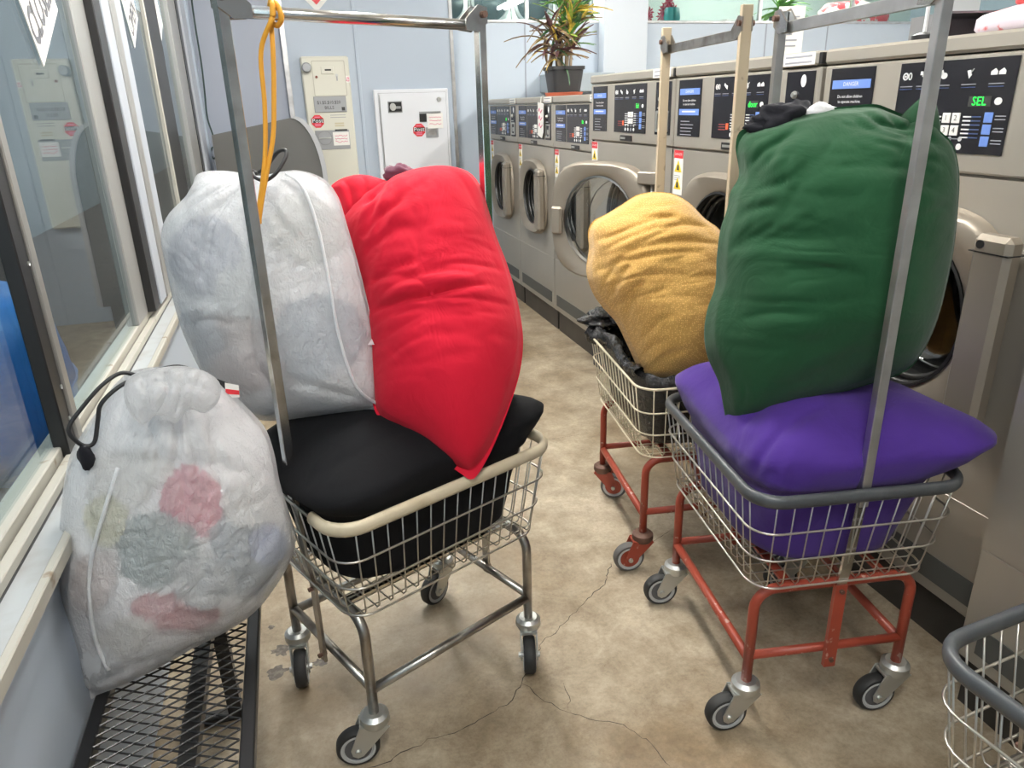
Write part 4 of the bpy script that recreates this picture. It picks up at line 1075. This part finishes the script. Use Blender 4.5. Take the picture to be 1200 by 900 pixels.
def stuffed_bag(name, outline, cpx, depth_y, lean, turn, Tf, Tb, D, material, parent, creases=(), lump=(.012, 7), ripple=None, shift=0.0, N=260, K=64, scale=1.0):
    """A filled sack: its outline lies in a leaning plane at its own distance, and both faces swell out of that plane."""
    p0 = at_y(cpx[0], cpx[1], depth_y)
    n = nrm([math.sin(turn)*-1*math.cos(lean), -math.cos(turn)*math.cos(lean), math.sin(lean)])
    O = resample(outline, N); c = np.array(cpx, float)
    def to_plane(PX):
        d = np.stack([PX[:, 0]-CX, CY-PX[:, 1], np.full(len(PX), FPX)], axis=1) @ RW
        t_ = ((p0-CPOS) @ n)/(d @ n); return CPOS+d*t_[:, None]
    O3 = to_plane(c+(O-c)*scale); C3 = to_plane(c[None])[0]
    rs = np.sin(np.linspace(0, PI/2, K+1))[1:]
    verts = []; faces = []
    PXs = np.concatenate([c[None]] + [c+(O-c)*r*scale for r in rs])
    P3 = to_plane(PXs); RR = np.concatenate([[0]]+[np.full(N, r) for r in rs])
    # soft distance to the outline
    Os = O3[::2]; dist = np.empty(len(P3))
    for i0 in range(0, len(P3), 4000):
        dd = np.linalg.norm(P3[i0:i0+4000, None, :]-Os[None], axis=2); kk = 8.0/D
        dist[i0:i0+4000] = -np.log(np.mean(np.exp(-kk*dd), axis=1))/kk
    rim = dist[-N:].mean(); dist = np.clip(dist-rim, 0, None)*1.0
    dm = dist.max()
    tt = np.clip(dist/min(D, dm), 0, 1)
    prof = np.sqrt(1-(1-tt)**2)*(.80+.20*(1-RR**2))*np.clip((1-RR)*14, 0, 1)**.5
    prof[-N:] = 0
    lumps = vnoise(P3, lump[1], 3.1)*lump[0]+vnoise(P3, lump[1]*2.6, 8.7)*lump[0]*.35
    edge = np.clip((1-RR)*6, 0, 1)
    cr = crease_disp(PXs, creases) if creases else 0
    rp = 0
    if ripple: rp = ripple(PXs)*edge
    hf = prof*Tf+(lumps+cr+rp)*edge+shift*prof
    hb = -(prof*Tb+vnoise(P3, lump[1], 21.3)*lump[0]*edge)
    F3 = P3+n*hf[:, None]; B3 = (P3+n*hb[:, None])[:-N]
    nf = len(F3); V = np.concatenate([F3, B3])
    for k in range(N): faces.append((0, 1+k, 1+(k+1) % N))
    for i in range(K-1):
        for k in range(N):
            a = 1+i*N+k; b = 1+i*N+(k+1) % N; faces.append((a, a+N, b+N, b))
    bo = nf
    def bi(i, k): return (bo+1+i*N+k) if i < K-1 else 1+i*N+k
    for k in range(N): faces.append((bo, bi(0, (k+1) % N), bi(0, k)))
    for i in range(K-1):
        for k in range(N): k2 = (k+1) % N; faces.append((bi(i, k), bi(i, k2), bi(i+1, k2), bi(i+1, k)))
    o = MB(); o.v = [tuple(p) for p in V]; o.f = faces
    ob = o.build(name, material, parent, True); fix_normals(ob.data)
    # helper: lift a pixel on the plane to the front face
    def front(px, py, off=0.004):
        q = np.array([[px, py]], float); i_ = np.argmin(np.sum((PXs-q)**2, axis=1)); return F3[i_]+n*off
    def plane(px, py, off=0.0): return to_plane(np.array([[px, py]], float))[0]+n*off
    return ob, front, plane
def root_at(name, label, cat, group=None): return thing(name, label, cat, (0, 0, 0), 0, group)
def cord(pts, r, material, parent, name, n=6): return MB().tube([tuple(p) for p in bez([tuple(p) for p in pts], 6)], r, 8).build(name, material, parent, True)

def blob(name, c, r, material, parent, seed=0, amp=.25, nn=20, rot=0.0, sc=5):
    V = []; F = []; c = np.array(c, float); m_ = nn
    for i in range(nn+1):
        th = PI*i/nn
        for k in range(m_):
            a = 2*PI*k/m_; d = np.array([math.sin(th)*math.cos(a), math.sin(th)*math.sin(a), math.cos(th)])
            q = 1+amp*noise.noise(Vector(d*1.6)+Vector((seed*3.3, 0, 0)))+amp*.5*noise.noise(Vector(d*sc)+Vector((0, seed*2.1, 0)))
            V.append(c+d*np.array(r)*q)
    for i in range(nn):
        for k in range(m_): F.append((i*m_+k, i*m_+m_+k, i*m_+m_+(k+1) % m_, i*m_+(k+1) % m_))
    ob = MB().add(V, F).build(name, material, parent, True); fix_normals(ob.data)
    return ob

bo_ = thing('blue_bundle', 'blue plastic-covered bundle standing outside the shop window', 'bundle', (-1.42, 3.75, -.02))
blob('blue_cover', (0, 0, .47), (.30, .58, .50), BLUEB, bo_, 5, .16, 24)
MB().tube([(math.cos(a)*.30, math.sin(a)*.575, .40) for a in np.linspace(0, 2*PI, 24, endpoint=False)], .012, 6, True).build('binding_cord', BLUEB, bo_, True)

# ---- bags that fill a basket
def basket_bag(name, cart, ztop, material, parent, pulls=(), creases=(), zbot=.485, hb=(.268, .203), hm=(.302, .236), ht=(.318, .252), dome=None, N=200, seed=1.0, lumpa=.012, fields=()):
    (cx_, cy_), rz = cart; c, s = math.cos(rz), math.sin(rz)
    prof = []      # (half x, half y, z, exponent)
    for k in range(1, 9): f = k/8; prof.append((hb[0]*f, hb[1]*f, zbot-.012*(1-f*f)+.03*f**6, 3.6))
    for k in range(1, 11):
        f = k/10; prof.append((hb[0]+(hm[0]-hb[0])*f, hb[1]+(hm[1]-hb[1])*f, zbot+.03+(.725-zbot-.03)*f, 3.6+1.4*f))
    for k in range(1, 9):
        a = PI/2*k/8; prof.append((hm[0]+(ht[0]-hm[0])*math.sin(a), hm[1]+(ht[1]-hm[1])*math.sin(a), .725+.06*(1-math.cos(a))*1.0+.01*k/8, 5))
    top = 26
    for k in range(1, top):
        f = 1-k/top; g = f
        prof.append((ht[0]*g, ht[1]*g, .795+(ztop-.795)*(1-f**2.6)**.75, 4.5-1.5*(1-f)))
    V = []; tops = []
    for j, (hx, hy, z, e) in enumerate(prof):
        for k in range(N):
            a = 2*PI*k/N; ca, sa = math.cos(a), math.sin(a)
            x = hx*math.copysign(abs(ca)**(2/e), ca); y = hy*math.copysign(abs(sa)**(2/e), sa); zz = z
            if z >= .72:
                rad = max(hx/ht[0], .0)
                for (pa, wd, ox, oy, oz) in pulls:
                    da = math.atan2(math.sin(math.atan2(y/ht[1], x/ht[0])-pa), math.cos(math.atan2(y/ht[1], x/ht[0])-pa))
                    g = math.exp(-(da/wd)**2)*rad**3*min(1, (z-.72)/.06) if j < len(prof)-top+1 else math.exp(-(da/wd)**2)*rad**3
                    x += ox*g; y += oy*g; zz += oz*g
                if dome: zz += dome(x, y)*(1-rad**3)
            V.append((x, y, zz))
    V.append((0, 0, ztop+(dome(0, 0) if dome else 0)))
    V = np.array(V); W = np.stack([cx_+V[:, 0]*c-V[:, 1]*s, cy_+V[:, 0]*s+V[:, 1]*c, V[:, 2]], axis=1)
    lum = vnoise(W, 6.5, seed)*lumpa+vnoise(W, 17, seed+5)*lumpa*.35
    ctr = W.mean(axis=0); out = W-ctr; out /= np.linalg.norm(out, axis=1)[:, None]
    up = np.array([0, 0, 1.0])
    wtop = np.clip((W[:, 2]-.70)/.1, 0, 1)
    PX = project(W)
    cr = crease_disp(PX, creases)*wtop if creases else 0
    if fields:
        near = (W[:, 1] < cy_+.35) & (W[:, 2] > .5); wf = np.zeros(len(W)); wf[near] = wrinkle_field(PX[near], fields, seed); cr = cr+wf
    W = W+out*(lum*(.35+.65*wtop)+cr)[:, None]
    F = []
    J = len(prof)
    for j in range(J-1):
        for k in range(N): F.append((j*N+k, j*N+(k+1) % N, (j+1)*N+(k+1) % N, (j+1)*N+k))
    for k in range(N): F.append(((J-1)*N+k, (J-1)*N+(k+1) % N, J*N))
    F.append(tuple(range(N))[::-1])
    o = MB(); o.v = [tuple(p) for p in W]; o.f = F
    ob = o.build(name, material, parent, True); fix_normals(ob.data)
    return ob

# black bag in the chrome cart
bb_ = basket_bag('laundry_bag', CARTL, .885, F_BLACK, None,
    pulls=[(math.radians(-38), .30, .045, -.02, .035), (math.radians(218), .5, -.03, -.015, -.01), (math.radians(180), .5, -.03, 0, -.015)],
    creases=[([(365, 560), (420, 530), (480, 500)], 8, .008), ([(560, 500), (600, 505), (640, 500)], 6, .008), ([(345, 560), (360, 590), (375, 600)], 6, .010), ([(575, 490), (600, 500), (625, 520)], 5, .006)], fields=[((365, 560), 60, -40, 60, 16, .010), ((600, 505), 60, 20, 60, 14, .010), ((460, 560), 120, -20, 120, 30, .005)])
tag(bb_, 'stuffed black fabric laundry bag filling the chrome cart basket', 'laundry bag')
pb_ = basket_bag('laundry_bag', CARTP, .915, F_PURP, None,
    pulls=[(math.radians(224), .55, -.040, -.080, .030), (math.radians(270), .8, 0, -.045, .03), (math.radians(40), .4, .02, .02, .02)],
    creases=[([(880, 560), (900, 520), (935, 490), (975, 475)], 9, .014), ([(900, 470), (870, 500), (860, 540)], 10, .010), ([(1022, 480), (1024, 520), (1020, 565)], 7, .012), ([(800, 480), (850, 500), (880, 520)], 10, .008), ([(1085, 470), (1100, 500), (1105, 540)], 8, .006)], seed=4.0, fields=[((905, 520), 70, -48, 90, 20, .014), ((840, 480), 60, 30, 80, 20, .010), ((1030, 520), 60, 85, 70, 20, .010), ((1120, 520), 60, 40, 70, 20, .008)])
tag(pb_, 'stuffed purple fabric laundry bag filling the red-framed cart basket', 'laundry bag')

# red bag
rt = root_at('laundry_bag', 'tall stuffed red fabric laundry bag leaning on the black bag', 'laundry bag')
red_out = [(404, 250), (424, 232), (446, 216), (470, 205), (498, 197), (528, 195), (551, 203), (565, 222), (573, 248), (582, 278), (593, 306), (602, 335), (609, 365), (613, 398), (610, 432), (601, 465), (588, 500), (574, 532), (560, 556), (551, 562), (540, 555), (520, 541), (497, 523), (472, 508), (450, 495), (438, 478), (434, 440), (428, 395), (417, 340), (404, 290), (396, 265)]
rb1, rfront, rplane = stuffed_bag('bag_body', red_out, (512, 370), 1.81, math.radians(34), math.radians(14), .165, .15, .20, F_RED, rt, creases=[
    ([(438, 378), (480, 374), (525, 366), (570, 352)], 5, .022), ([(440, 372), (470, 358), (510, 345), (560, 342)], 5, .012),
    ([(520, 375), (560, 371), (600, 366)], 5, .012), ([(432, 300), (450, 282), (480, 262)], 6, .014), ([(430, 318), (455, 305), (485, 292)], 5, .010),
    ([(440, 350), (470, 340), (500, 330)], 5, .012), ([(455, 232), (452, 255), (440, 285)], 5, .016), ([(470, 225), (462, 262), (450, 300)], 5, .010),
    ([(436, 262), (446, 246), (456, 226), (462, 214)], 6, .030), ([(485, 215), (480, 250), (470, 280)], 6, .007), ([(515, 205), (540, 225), (560, 260)], 8, .008),
    ([(440, 385), (500, 385), (560, 380), (605, 372)], 10, .008), ([(408, 240), (420, 222), (432, 212)], 4, .010), ([(398, 232), (404, 245), (410, 262)], 4, .010)],
    lump=(.008, 5), ripple=lambda P: wrinkle_field(P, [((505, 362), 85, -7, 70, 13, .016), ((452, 295), 60, -48, 60, 12, .016), ((500, 225), 60, 65, 60, 18, .008), ((575, 330), 60, -20, 60, 14, .008), ((470, 440), 70, 20, 90, 26, .005)], 1.0))
for (p, d) in (((458, 208), .03), ((468, 203), .02), ((452, 214), .035)):
    pass
blob('poking_garment', rplane(468, 208, .02), (.038, .03, .026), F_MAUVE, rt, 3, .4)
blob('poking_garment', rplane(461, 203, -.01), (.022, .02, .018), F_GREY, rt, 5, .4)

stuffed_bag('bag_mouth', [(386, 222), (399, 210), (422, 205), (444, 209), (462, 217), (466, 232), (456, 250), (440, 266), (420, 272), (402, 262), (392, 242)], (426, 236), 2.02, math.radians(30), math.radians(14), .055, .05, .055, fabric('red_mouth_fabric', (.58, .010, .030), (.51, .008, .025), sheen=.05), rt, creases=[([(390, 224), (400, 236), (408, 262)], 3, .012), ([(404, 214), (414, 232), (420, 262)], 4, .012), ([(450, 214), (446, 236), (436, 258)], 3, .014), ([(425, 208), (432, 225), (430, 258)], 3, .008)], lump=(.006, 14), N=100, K=26)

# mustard bag
mt_ = root_at('laundry_bag', 'stuffed mustard patterned laundry bag standing in the cream-wired cart', 'laundry bag')
mu_out = [(689, 272), (695, 259), (712, 250), (728, 240), (745, 229), (765, 225), (788, 227), (808, 238), (826, 256), (845, 271), (858, 300), (866, 340), (866, 385), (858, 425), (838, 448), (800, 450), (768, 449), (752, 446), (744, 424), (734, 402), (722, 378), (706, 360), (694, 342), (687, 318), (690, 292)]
mb1, mfront, mplane = stuffed_bag('bag_body', mu_out, (775, 335), 2.24, math.radians(16), math.radians(22), .20, .19, .22, F_MUST, mt_, creases=[
    ([(692, 284), (715, 281), (750, 268), (790, 258)], 4, .022), ([(700, 300), (740, 282), (790, 270), (835, 268)], 3.5, .018), ([(715, 312), (745, 296), (790, 288), (845, 290)], 4, .016),
    ([(720, 330), (740, 310), (770, 300)], 4, .010), ([(716, 350), (722, 335), (735, 315)], 4, .014), ([(704, 345), (712, 325), (728, 305)], 4, .012),
    ([(733, 375), (738, 350), (750, 330)], 5, .009), ([(758, 432), (775, 415), (800, 405)], 5, .008), ([(748, 420), (760, 405), (778, 395)], 4, .008), ([(800, 330), (830, 325), (860, 330)], 5, .010)],
    lump=(.008, 6), ripple=lambda P: wrinkle_field(P, [((765, 282), 90, -14, 75, 11, .018), ((712, 330), 50, -58, 60, 11, .014), ((735, 375), 55, -55, 60, 14, .010), ((830, 330), 60, -5, 60, 14, .010), ((770, 430), 50, -35, 50, 14, .008)], 2.0))

# green bag
gt = root_at('laundry_bag', 'tall stuffed green fabric laundry bag on top of the purple bag', 'laundry bag')
gr_out = [(862, 172), (868, 153), (888, 148), (925, 137), (965, 128), (1000, 124), (1026, 122), (1044, 128), (1062, 134), (1072, 122), (1088, 110), (1096, 122), (1100, 150), (1116, 168), (1124, 200), (1123, 240), (1118, 290), (1108, 340), (1096, 382), (1078, 418), (1056, 438), (1010, 453), (955, 470), (905, 487), (872, 497), (854, 501), (848, 478), (842, 448), (829, 418), (825, 390), (829, 362), (838, 335), (840, 300), (844, 270), (852, 245), (856, 225), (866, 205)]
gb1, gfront, gplane = stuffed_bag('bag_body', gr_out, (975, 310), 1.50, math.radians(14), math.radians(28), .20, .18, .22, F_GREEN, gt, creases=[
    ([(870, 205), (890, 185), (920, 165), (925, 150)], 6, .018), ([(850, 262), (880, 250), (905, 248)], 5, .010), ([(1000, 125), (1015, 150), (1040, 160), (1075, 160)], 5, .020),
    ([(1030, 135), (1038, 155), (1050, 162)], 4, .014), ([(1060, 135), (1056, 150), (1048, 160)], 4, .018), ([(985, 130), (1000, 160), (1040, 175), (1090, 172)], 6, .012),
    ([(905, 318), (950, 318), (990, 325)], 6, .010), ([(860, 372), (900, 364), (950, 366)], 6, .010), ([(950, 210), (1000, 208), (1080, 214)], 7, .008), ([(1050, 230), (1085, 222), (1118, 218)], 5, .008),
    ([(866, 440), (868, 465), (856, 495)], 3, .006), ([(880, 290), (920, 285), (980, 280)], 9, .006), ([(990, 395), (1030, 390), (1075, 385)], 9, .006), ([(918, 165), (912, 200), (905, 235)], 3, .004), ([(845, 300), (870, 285), (900, 268)], 5, .009)],
    lump=(.010, 5), ripple=lambda P: wrinkle_field(P, [((895, 195), 80, -38, 80, 16, .016), ((1040, 150), 60, 15, 50, 13, .018), ((925, 330), 110, 4, 110, 17, .011), ((1060, 230), 80, -6, 80, 16, .009), ((870, 270), 50, -20, 60, 14, .010), ((960, 420), 100, -12, 100, 24, .005)], 3.0))
stuffed_bag('bag_mouth', [(1036, 152), (1052, 140), (1066, 126), (1088, 109), (1097, 122), (1102, 150), (1096, 172), (1064, 176), (1042, 168)], (1072, 150), 1.47, math.radians(14), math.radians(28), .035, .03, .04, F_GREEN, gt, creases=[([(1050, 145), (1062, 155), (1070, 170)], 3, .010), ([(1040, 158), (1055, 163), (1075, 165)], 3, .008)], lump=(.006, 14), N=90, K=24)
dk = tag(blob('dark_garment', gplane(925, 140, -.03), (.085, .05, .045), F_NAVY, None, 2, .45), 'black garment sticking out of the mouth of the green bag', 'garment')
blob('garment_fold', gplane(898, 146, -.01), (.05, .03, .022), F_NAVY, dk, 7, .5)
tag(blob('white_garment', gplane(963, 130, -.02), (.045, .03, .022), F_WHITE, None, 9, .3), 'white garment edge showing at the mouth of the green bag', 'garment')

# clear white plastic bags, with the clothes that show through them
def plastic_bag(label, outline, cpx, depth, lean, turn, Tf, Tb, D, creases, clothes, seam, seed, neck, films):
    t = root_at('plastic_laundry_bag', label, 'laundry bag')
    body, front, plane = stuffed_bag('bag_film', outline, cpx, depth, lean, turn, Tf, Tb, D, PLASTW, t, creases=creases, lump=(.008, 7),
        ripple=lambda P: np.array([noise.noise(Vector((p[0]*.05, p[1]*.05, seed)))*.004 for p in P])+radial_folds(P, neck, 95, 5.0, .020, seed)+wrinkle_field(P, films, seed))
    core, cfront, cplane = stuffed_bag('packed_clothes', outline, cpx, depth, lean, turn, Tf-.020, Tb-.020, D, garment_mat('pale%d' % seed, (.86, .86, .88)), t, creases=creases, lump=(.008, 7), N=160, K=44, scale=.965)
    cm = core.data; co = np.array([v.co[:] for v in cm.vertices]); pxv = project(co); nfront = 1+160*44
    nr = np.array([v.normal[:] for v in cm.vertices])
    for i, (px, py, rx, rz_, cc, off) in enumerate(clothes):
        rnd = random.Random(seed*31+i); a0 = rnd.uniform(-.6, .6); ca, sa = math.cos(a0), math.sin(a0)
        dx, dy = pxv[:, 0]-px, pxv[:, 1]-py
        wob = np.array([noise.noise(Vector((p[0]*.03, p[1]*.03, seed+i*1.7))) for p in pxv])*.5
        ins = (((dx*ca+dy*sa)/rx)**2+((dy*ca-dx*sa)/rz_)**2+wob) < 1
        ins[nfront:] = False
        idx = -np.ones(len(co), int); V = []; F = []
        for p in cm.polygons:
            if sum(ins[list(p.vertices)]) >= 3:
                q = []
                for vi in p.vertices:
                    if idx[vi] < 0: idx[vi] = len(V); V.append(tuple(co[vi]+nr[vi]*(.0015+.0008*i)))
                    q.append(int(idx[vi]))
                F.append(tuple(q))
        if F: MB().add(V, F).build('garment', garment_mat('c%d_%d' % (seed, i), cc), t, True)
    if seam: cord([front(*q, .003) for q in seam], .0042, PLASTSEAM, t, 'seam')
    return t, front, plane
w1_out = [(229, 207), (240, 201), (262, 200), (285, 203), (305, 206), (330, 201), (352, 200), (378, 209), (396, 230), (408, 268), (420, 310), (431, 355), (440, 400), (447, 440), (453, 477), (436, 480), (400, 485), (365, 488), (335, 492), (305, 492), (272, 476), (245, 448), (226, 412), (210, 370), (200, 330), (192, 295), (189, 272), (197, 252), (212, 236), (224, 222)]
pw1, f1, p1 = plastic_bag('white clear-plastic laundry bag standing on the chrome cart behind its pole', w1_out, (322, 345), 1.90, math.radians(12), math.radians(24), .16, .17, .20,
    [([(300, 210), (285, 240), (260, 275)], 5, .016), ([(290, 208), (268, 228), (245, 250)], 4, .012), ([(306, 212), (318, 250), (322, 290)], 4, .014), ([(310, 210), (340, 240), (362, 280)], 4, .010),
     ([(318, 208), (350, 222), (380, 250)], 4, .010), ([(330, 330), (326, 400), (345, 460)], 6, .018), ([(240, 380), (280, 370), (310, 374)], 4, .010), ([(360, 440), (400, 450), (445, 474)], 5, .010), ([(262, 205), (250, 222), (232, 240)], 4, .010)],
    [(285, 395, 42, 34, (.50, .42, .40), .004), (375, 395, 55, 50, (.38, .42, .48), .004), (235, 400, 30, 40, (.45, .46, .50), .003), (290, 432, 45, 28, (.52, .43, .42), .004), (360, 270, 45, 40, (.55, .56, .55), .003), (240, 300, 40, 45, (.52, .53, .60), .003), (400, 455, 30, 18, (.60, .60, .60), .003), (285, 345, 40, 28, (.66, .66, .66), .004)],
    [(340, 205), (365, 222), (385, 265), (398, 320), (412, 390), (430, 450), (451, 477)], 11, (306, 196), [((250, 300), 80, 25, 30, 9, .006), ((370, 330), 90, -45, 34, 9, .006), ((280, 380), 80, -25, 40, 10, .006), ((400, 450), 70, 20, 40, 9, .007)])
# frayed bit of film on its right side
MB().add([tuple(f1(438, 395)), tuple(p1(449, 398, .01)), tuple(p1(447, 403, .015)), tuple(p1(452, 400, .02)), tuple(f1(436, 402))], [(0, 1, 2, 4), (1, 3, 2)]).build('film_tail', PLASTSEAM, pw1)
cord([p1(305, 206, .03), p1(322, 200, .05), p1(338, 183, .06), p1(347, 181, .06), p1(349, 190, .07), p1(343, 208, .09), p1(333, 217, .10), p1(322, 214, .10), p1(314, 208, .08)], .0045, BCORD, pw1, 'drawstring')
cord([p1(286, 203, .02), p1(300, 201, .03), p1(312, 206, .05)], .004, BCORD, pw1, 'drawstring')
w2_out = [(150, 437), (172, 431), (205, 429), (228, 432), (252, 442), (274, 462), (294, 482), (311, 502), (321, 530), (328, 566), (338, 598), (346, 628), (342, 652), (326, 682), (303, 712), (272, 735), (235, 753), (195, 776), (155, 798), (122, 812), (98, 822), (90, 808), (93, 792), (88, 762), (76, 728), (64, 700), (62, 668), (69, 622), (74, 572), (82, 534), (95, 510), (112, 484), (130, 456)]
pw2, f2, p2 = plastic_bag('white clear-plastic laundry bag slumped on the black bench', w2_out, (205, 620), 1.52, math.radians(8), math.radians(-14), .165, .14, .20,
    [([(160, 470), (175, 500), (180, 530)], 5, .016), ([(190, 465), (200, 500), (195, 540)], 6, .018), ([(215, 460), (212, 490), (225, 530)], 5, .014), ([(240, 470), (238, 500), (255, 535)], 5, .012), ([(120, 530), (170, 522), (230, 525), (290, 545)], 7, .012),
     ([(180, 452), (215, 468), (255, 470)], 6, .018), ([(100, 560), (108, 620), (98, 690)], 5, .008), ([(120, 760), (160, 750), (220, 735)], 5, .008), ([(110, 790), (130, 770), (150, 760)], 5, .008), ([(260, 700), (300, 670), (335, 640)], 6, .008), ([(270, 560), (290, 600), (285, 640)], 6, .008), ([(150, 445), (140, 480), (128, 510)], 5, .012)],
    [(222, 590, 42, 42, (.52, .10, .16), .008), (185, 645, 52, 46, (.16, .22, .22), .006), (205, 715, 48, 26, (.50, .16, .18), .007), (285, 650, 38, 50, (.26, .31, .36), .006), (150, 560, 48, 34, (.62, .60, .58), .005), (288, 590, 32, 34, (.62, .62, .62), .007), (125, 610, 26, 30, (.50, .48, .30), .005), (112, 680, 26, 40, (.50, .42, .40), .005), (145, 745, 40, 24, (.56, .54, .50), .005), (310, 640, 24, 26, (.28, .34, .52), .006), (235, 680, 38, 30, (.40, .42, .44), .005), (120, 775, 22, 22, (.50, .52, .54), .004)],
    [(136, 535), (120, 580), (106, 640), (104, 690), (112, 735), (125, 760)], 23, (205, 445), [((150, 600), 80, -30, 34, 9, .006), ((270, 600), 90, -40, 38, 9, .007), ((200, 720), 100, 8, 60, 9, .007), ((230, 530), 80, 10, 30, 9, .007), ((110, 760), 60, 60, 40, 9, .008)])
cord([p2(222, 431, .02), p2(205, 427, .03), p2(182, 430, .04), p2(160, 435, .05), p2(140, 432, .06), p2(118, 445, .07), p2(96, 470, .07), p2(82, 490, .07), p2(84, 502, .07), p2(98, 514, .06), p2(110, 510, .06), p2(114, 485, .06), p2(118, 465, .07), p2(140, 445, .07), p2(170, 434, .06), p2(200, 431, .05)], .0042, BCORD, pw2, 'drawstring')
blob('cord_end', p2(101, 527, .06), (.014, .012, .026), F_NAVY, pw2, 4, .3, 12)
stuffed_bag('bag_neck', [(148, 446), (162, 436), (185, 431), (215, 429), (242, 436), (258, 450), (256, 470), (240, 484), (222, 480), (205, 496), (184, 486), (168, 500), (152, 484), (145, 464)], (202, 460), 1.44, math.radians(25), math.radians(-14), .05, .05, .06, PLASTW, pw2, creases=[([(165, 440), (172, 465), (170, 495)], 4, .016), ([(190, 434), (196, 460), (186, 484)], 4, .018), ([(215, 432), (212, 455), (205, 490)], 4, .016), ([(236, 438), (226, 460), (224, 478)], 4, .014), ([(160, 455), (200, 450), (250, 462)], 5, .014)], lump=(.012, 16), N=110, K=30)
stp = [p2(244, 440, .0), p2(262, 446, .012), p2(277, 452, .014)]
stq = [p2(246, 452, .0), p2(264, 455, .012), p2(279, 460, .014)]
MB().add([tuple(p) for p in stp+stq], [(0, 1, 4, 3), (1, 2, 5, 4)]).build('webbing_strap', BCORD, pw2)
tg_ = MB().add([tuple(p2(262, 447, .016)), tuple(p2(278, 450, .016)), tuple(p2(279, 464, .016)), tuple(p2(263, 465, .016))], [(0, 1, 2, 3)]).build('care_label', PAPER, pw2)
MB().add([tuple(p2(262.5, 454, .0175)), tuple(p2(278.4, 456, .0175)), tuple(p2(278.8, 461, .0175)), tuple(p2(262.8, 460, .0175))], [(0, 1, 2, 3)]).build('label_stripe', RPRINT, tg_)

# black bin-liner in the cream-wired cart
ln = root_at('bin_liner', 'crumpled black plastic liner bunched over the rim of the cream-wired cart', 'plastic liner')
def cart_pt(cart, x, y, z): (a, b), r = cart; return (a+x*math.cos(r)-y*math.sin(r), b+x*math.sin(r)+y*math.cos(r), z)
V = []; F = []; n_ = 120; hs = [(.0, .485), (.5, .482), (.9, .485), (.97, .52), (.98, .58), (.99, .64), (1.0, .70), (.99, .735), (.95, .75)]
for j, (k_, z) in enumerate(hs):
    f = max(0, min(1, (z-.462)/(.725-.462))); hx, hy = (.285+.035*f)*k_, (.220+.033*f)*k_
    for k in range(n_):
        a = 2*PI*k/n_; ca, sa = math.cos(a), math.sin(a); x = hx*math.copysign(abs(ca)**.35, ca); y = hy*math.copysign(abs(sa)**.35, sa)
        q = .012*noise.noise(Vector((x*22, y*22, z*26))) if 0 < j else 0
        x *= 1+q*1.2-.02; y *= 1+q*1.2-.02
        V.append(cart_pt(CARTM, x, y, z+q))
for j in range(len(hs)-1):
    for k in range(n_): F.append((j*n_+k, j*n_+(k+1) % n_, (j+1)*n_+(k+1) % n_, (j+1)*n_+k))
MB().add(V, F).build('liner_wall', PLASTB, ln, True)
roll = []
for x in np.linspace(-.24, .33, 14): roll.append(cart_pt(CARTM, x, .238, .742+.018*math.sin(x*17)))
rr2 = [.016+.012*((i*7) % 5)/5+.03*max(0, (i-9)/5) for i in range(14)]
V = []; F = []; P = bez(roll, 5); m2 = 16
for i, p in enumerate(P):
    r_ = np.interp(i/len(P)*13, range(14), rr2); sd = np.array([-math.sin(CARTM[1]), math.cos(CARTM[1]), 0])
    for k in range(m2):
        a = 2*PI*k/m2; q = 1+.55*noise.noise(Vector((i*.33, math.cos(a)*1.5, math.sin(a)*1.5)))+.25*noise.noise(Vector((i*.9, math.cos(a)*3, math.sin(a)*3)))
        V.append(p+sd*(math.cos(a)*r_*1.0*q)+np.array([0, 0, math.sin(a)*r_*q]))
    if i:
        for k in range(m2): F.append(((i-1)*m2+k, (i-1)*m2+(k+1) % m2, i*m2+(k+1) % m2, i*m2+k))
MB().add(V, F).build('liner_rolled_edge', PLASTB, ln, True)
blob('liner_bunch', cart_pt(CARTM, .33, .20, .775), (.085, .06, .04), PLASTB, ln, 4, .6, 26, sc=4)
blob('liner_bunch', cart_pt(CARTM, .30, .10, .775), (.08, .07, .04), PLASTB, ln, 8, .6, 26, sc=4)

# yellow cord looped over the hanging bar of the chrome cart
yc = root_at('yellow_cord', 'yellow braided cord looped over the hanging bar of the chrome cart', 'cord')
def onbar(x, y=0, z=0): return cart_pt(CARTL, x, y, 1.785+z)
bx = -.205
def drop(px, py, yy): return at_y(px, py, yy)
yb = onbar(bx)[1]
cord([onbar(bx-.004, -.017, -.008), onbar(bx, -.014, .014), onbar(bx+.004, .0, .021), onbar(bx+.008, .016, .010), onbar(bx+.010, .016, -.012), onbar(bx+.012, .0, -.022), onbar(bx+.014, -.018, -.010), onbar(bx+.012, -.012, .014), onbar(bx+.010, .004, .02), onbar(bx+.008, .017, .004)], .0055, YCORD, yc, 'cord_knot')
cord([onbar(bx-.004, -.017, -.008), drop(306, 60, yb), drop(310, 120, yb), drop(311, 170, yb), drop(308, 210, yb), drop(304, 240, yb+.0), drop(304, 262, yb)], .005, YCORD, yc, 'cord_strand')
cord([onbar(bx+.008, .017, .004), drop(320, 60, yb), drop(321, 110, yb), drop(320, 160, yb), drop(313, 200, yb), drop(307, 235, yb), drop(303, 262, yb)], .005, YCORD, yc, 'cord_strand')
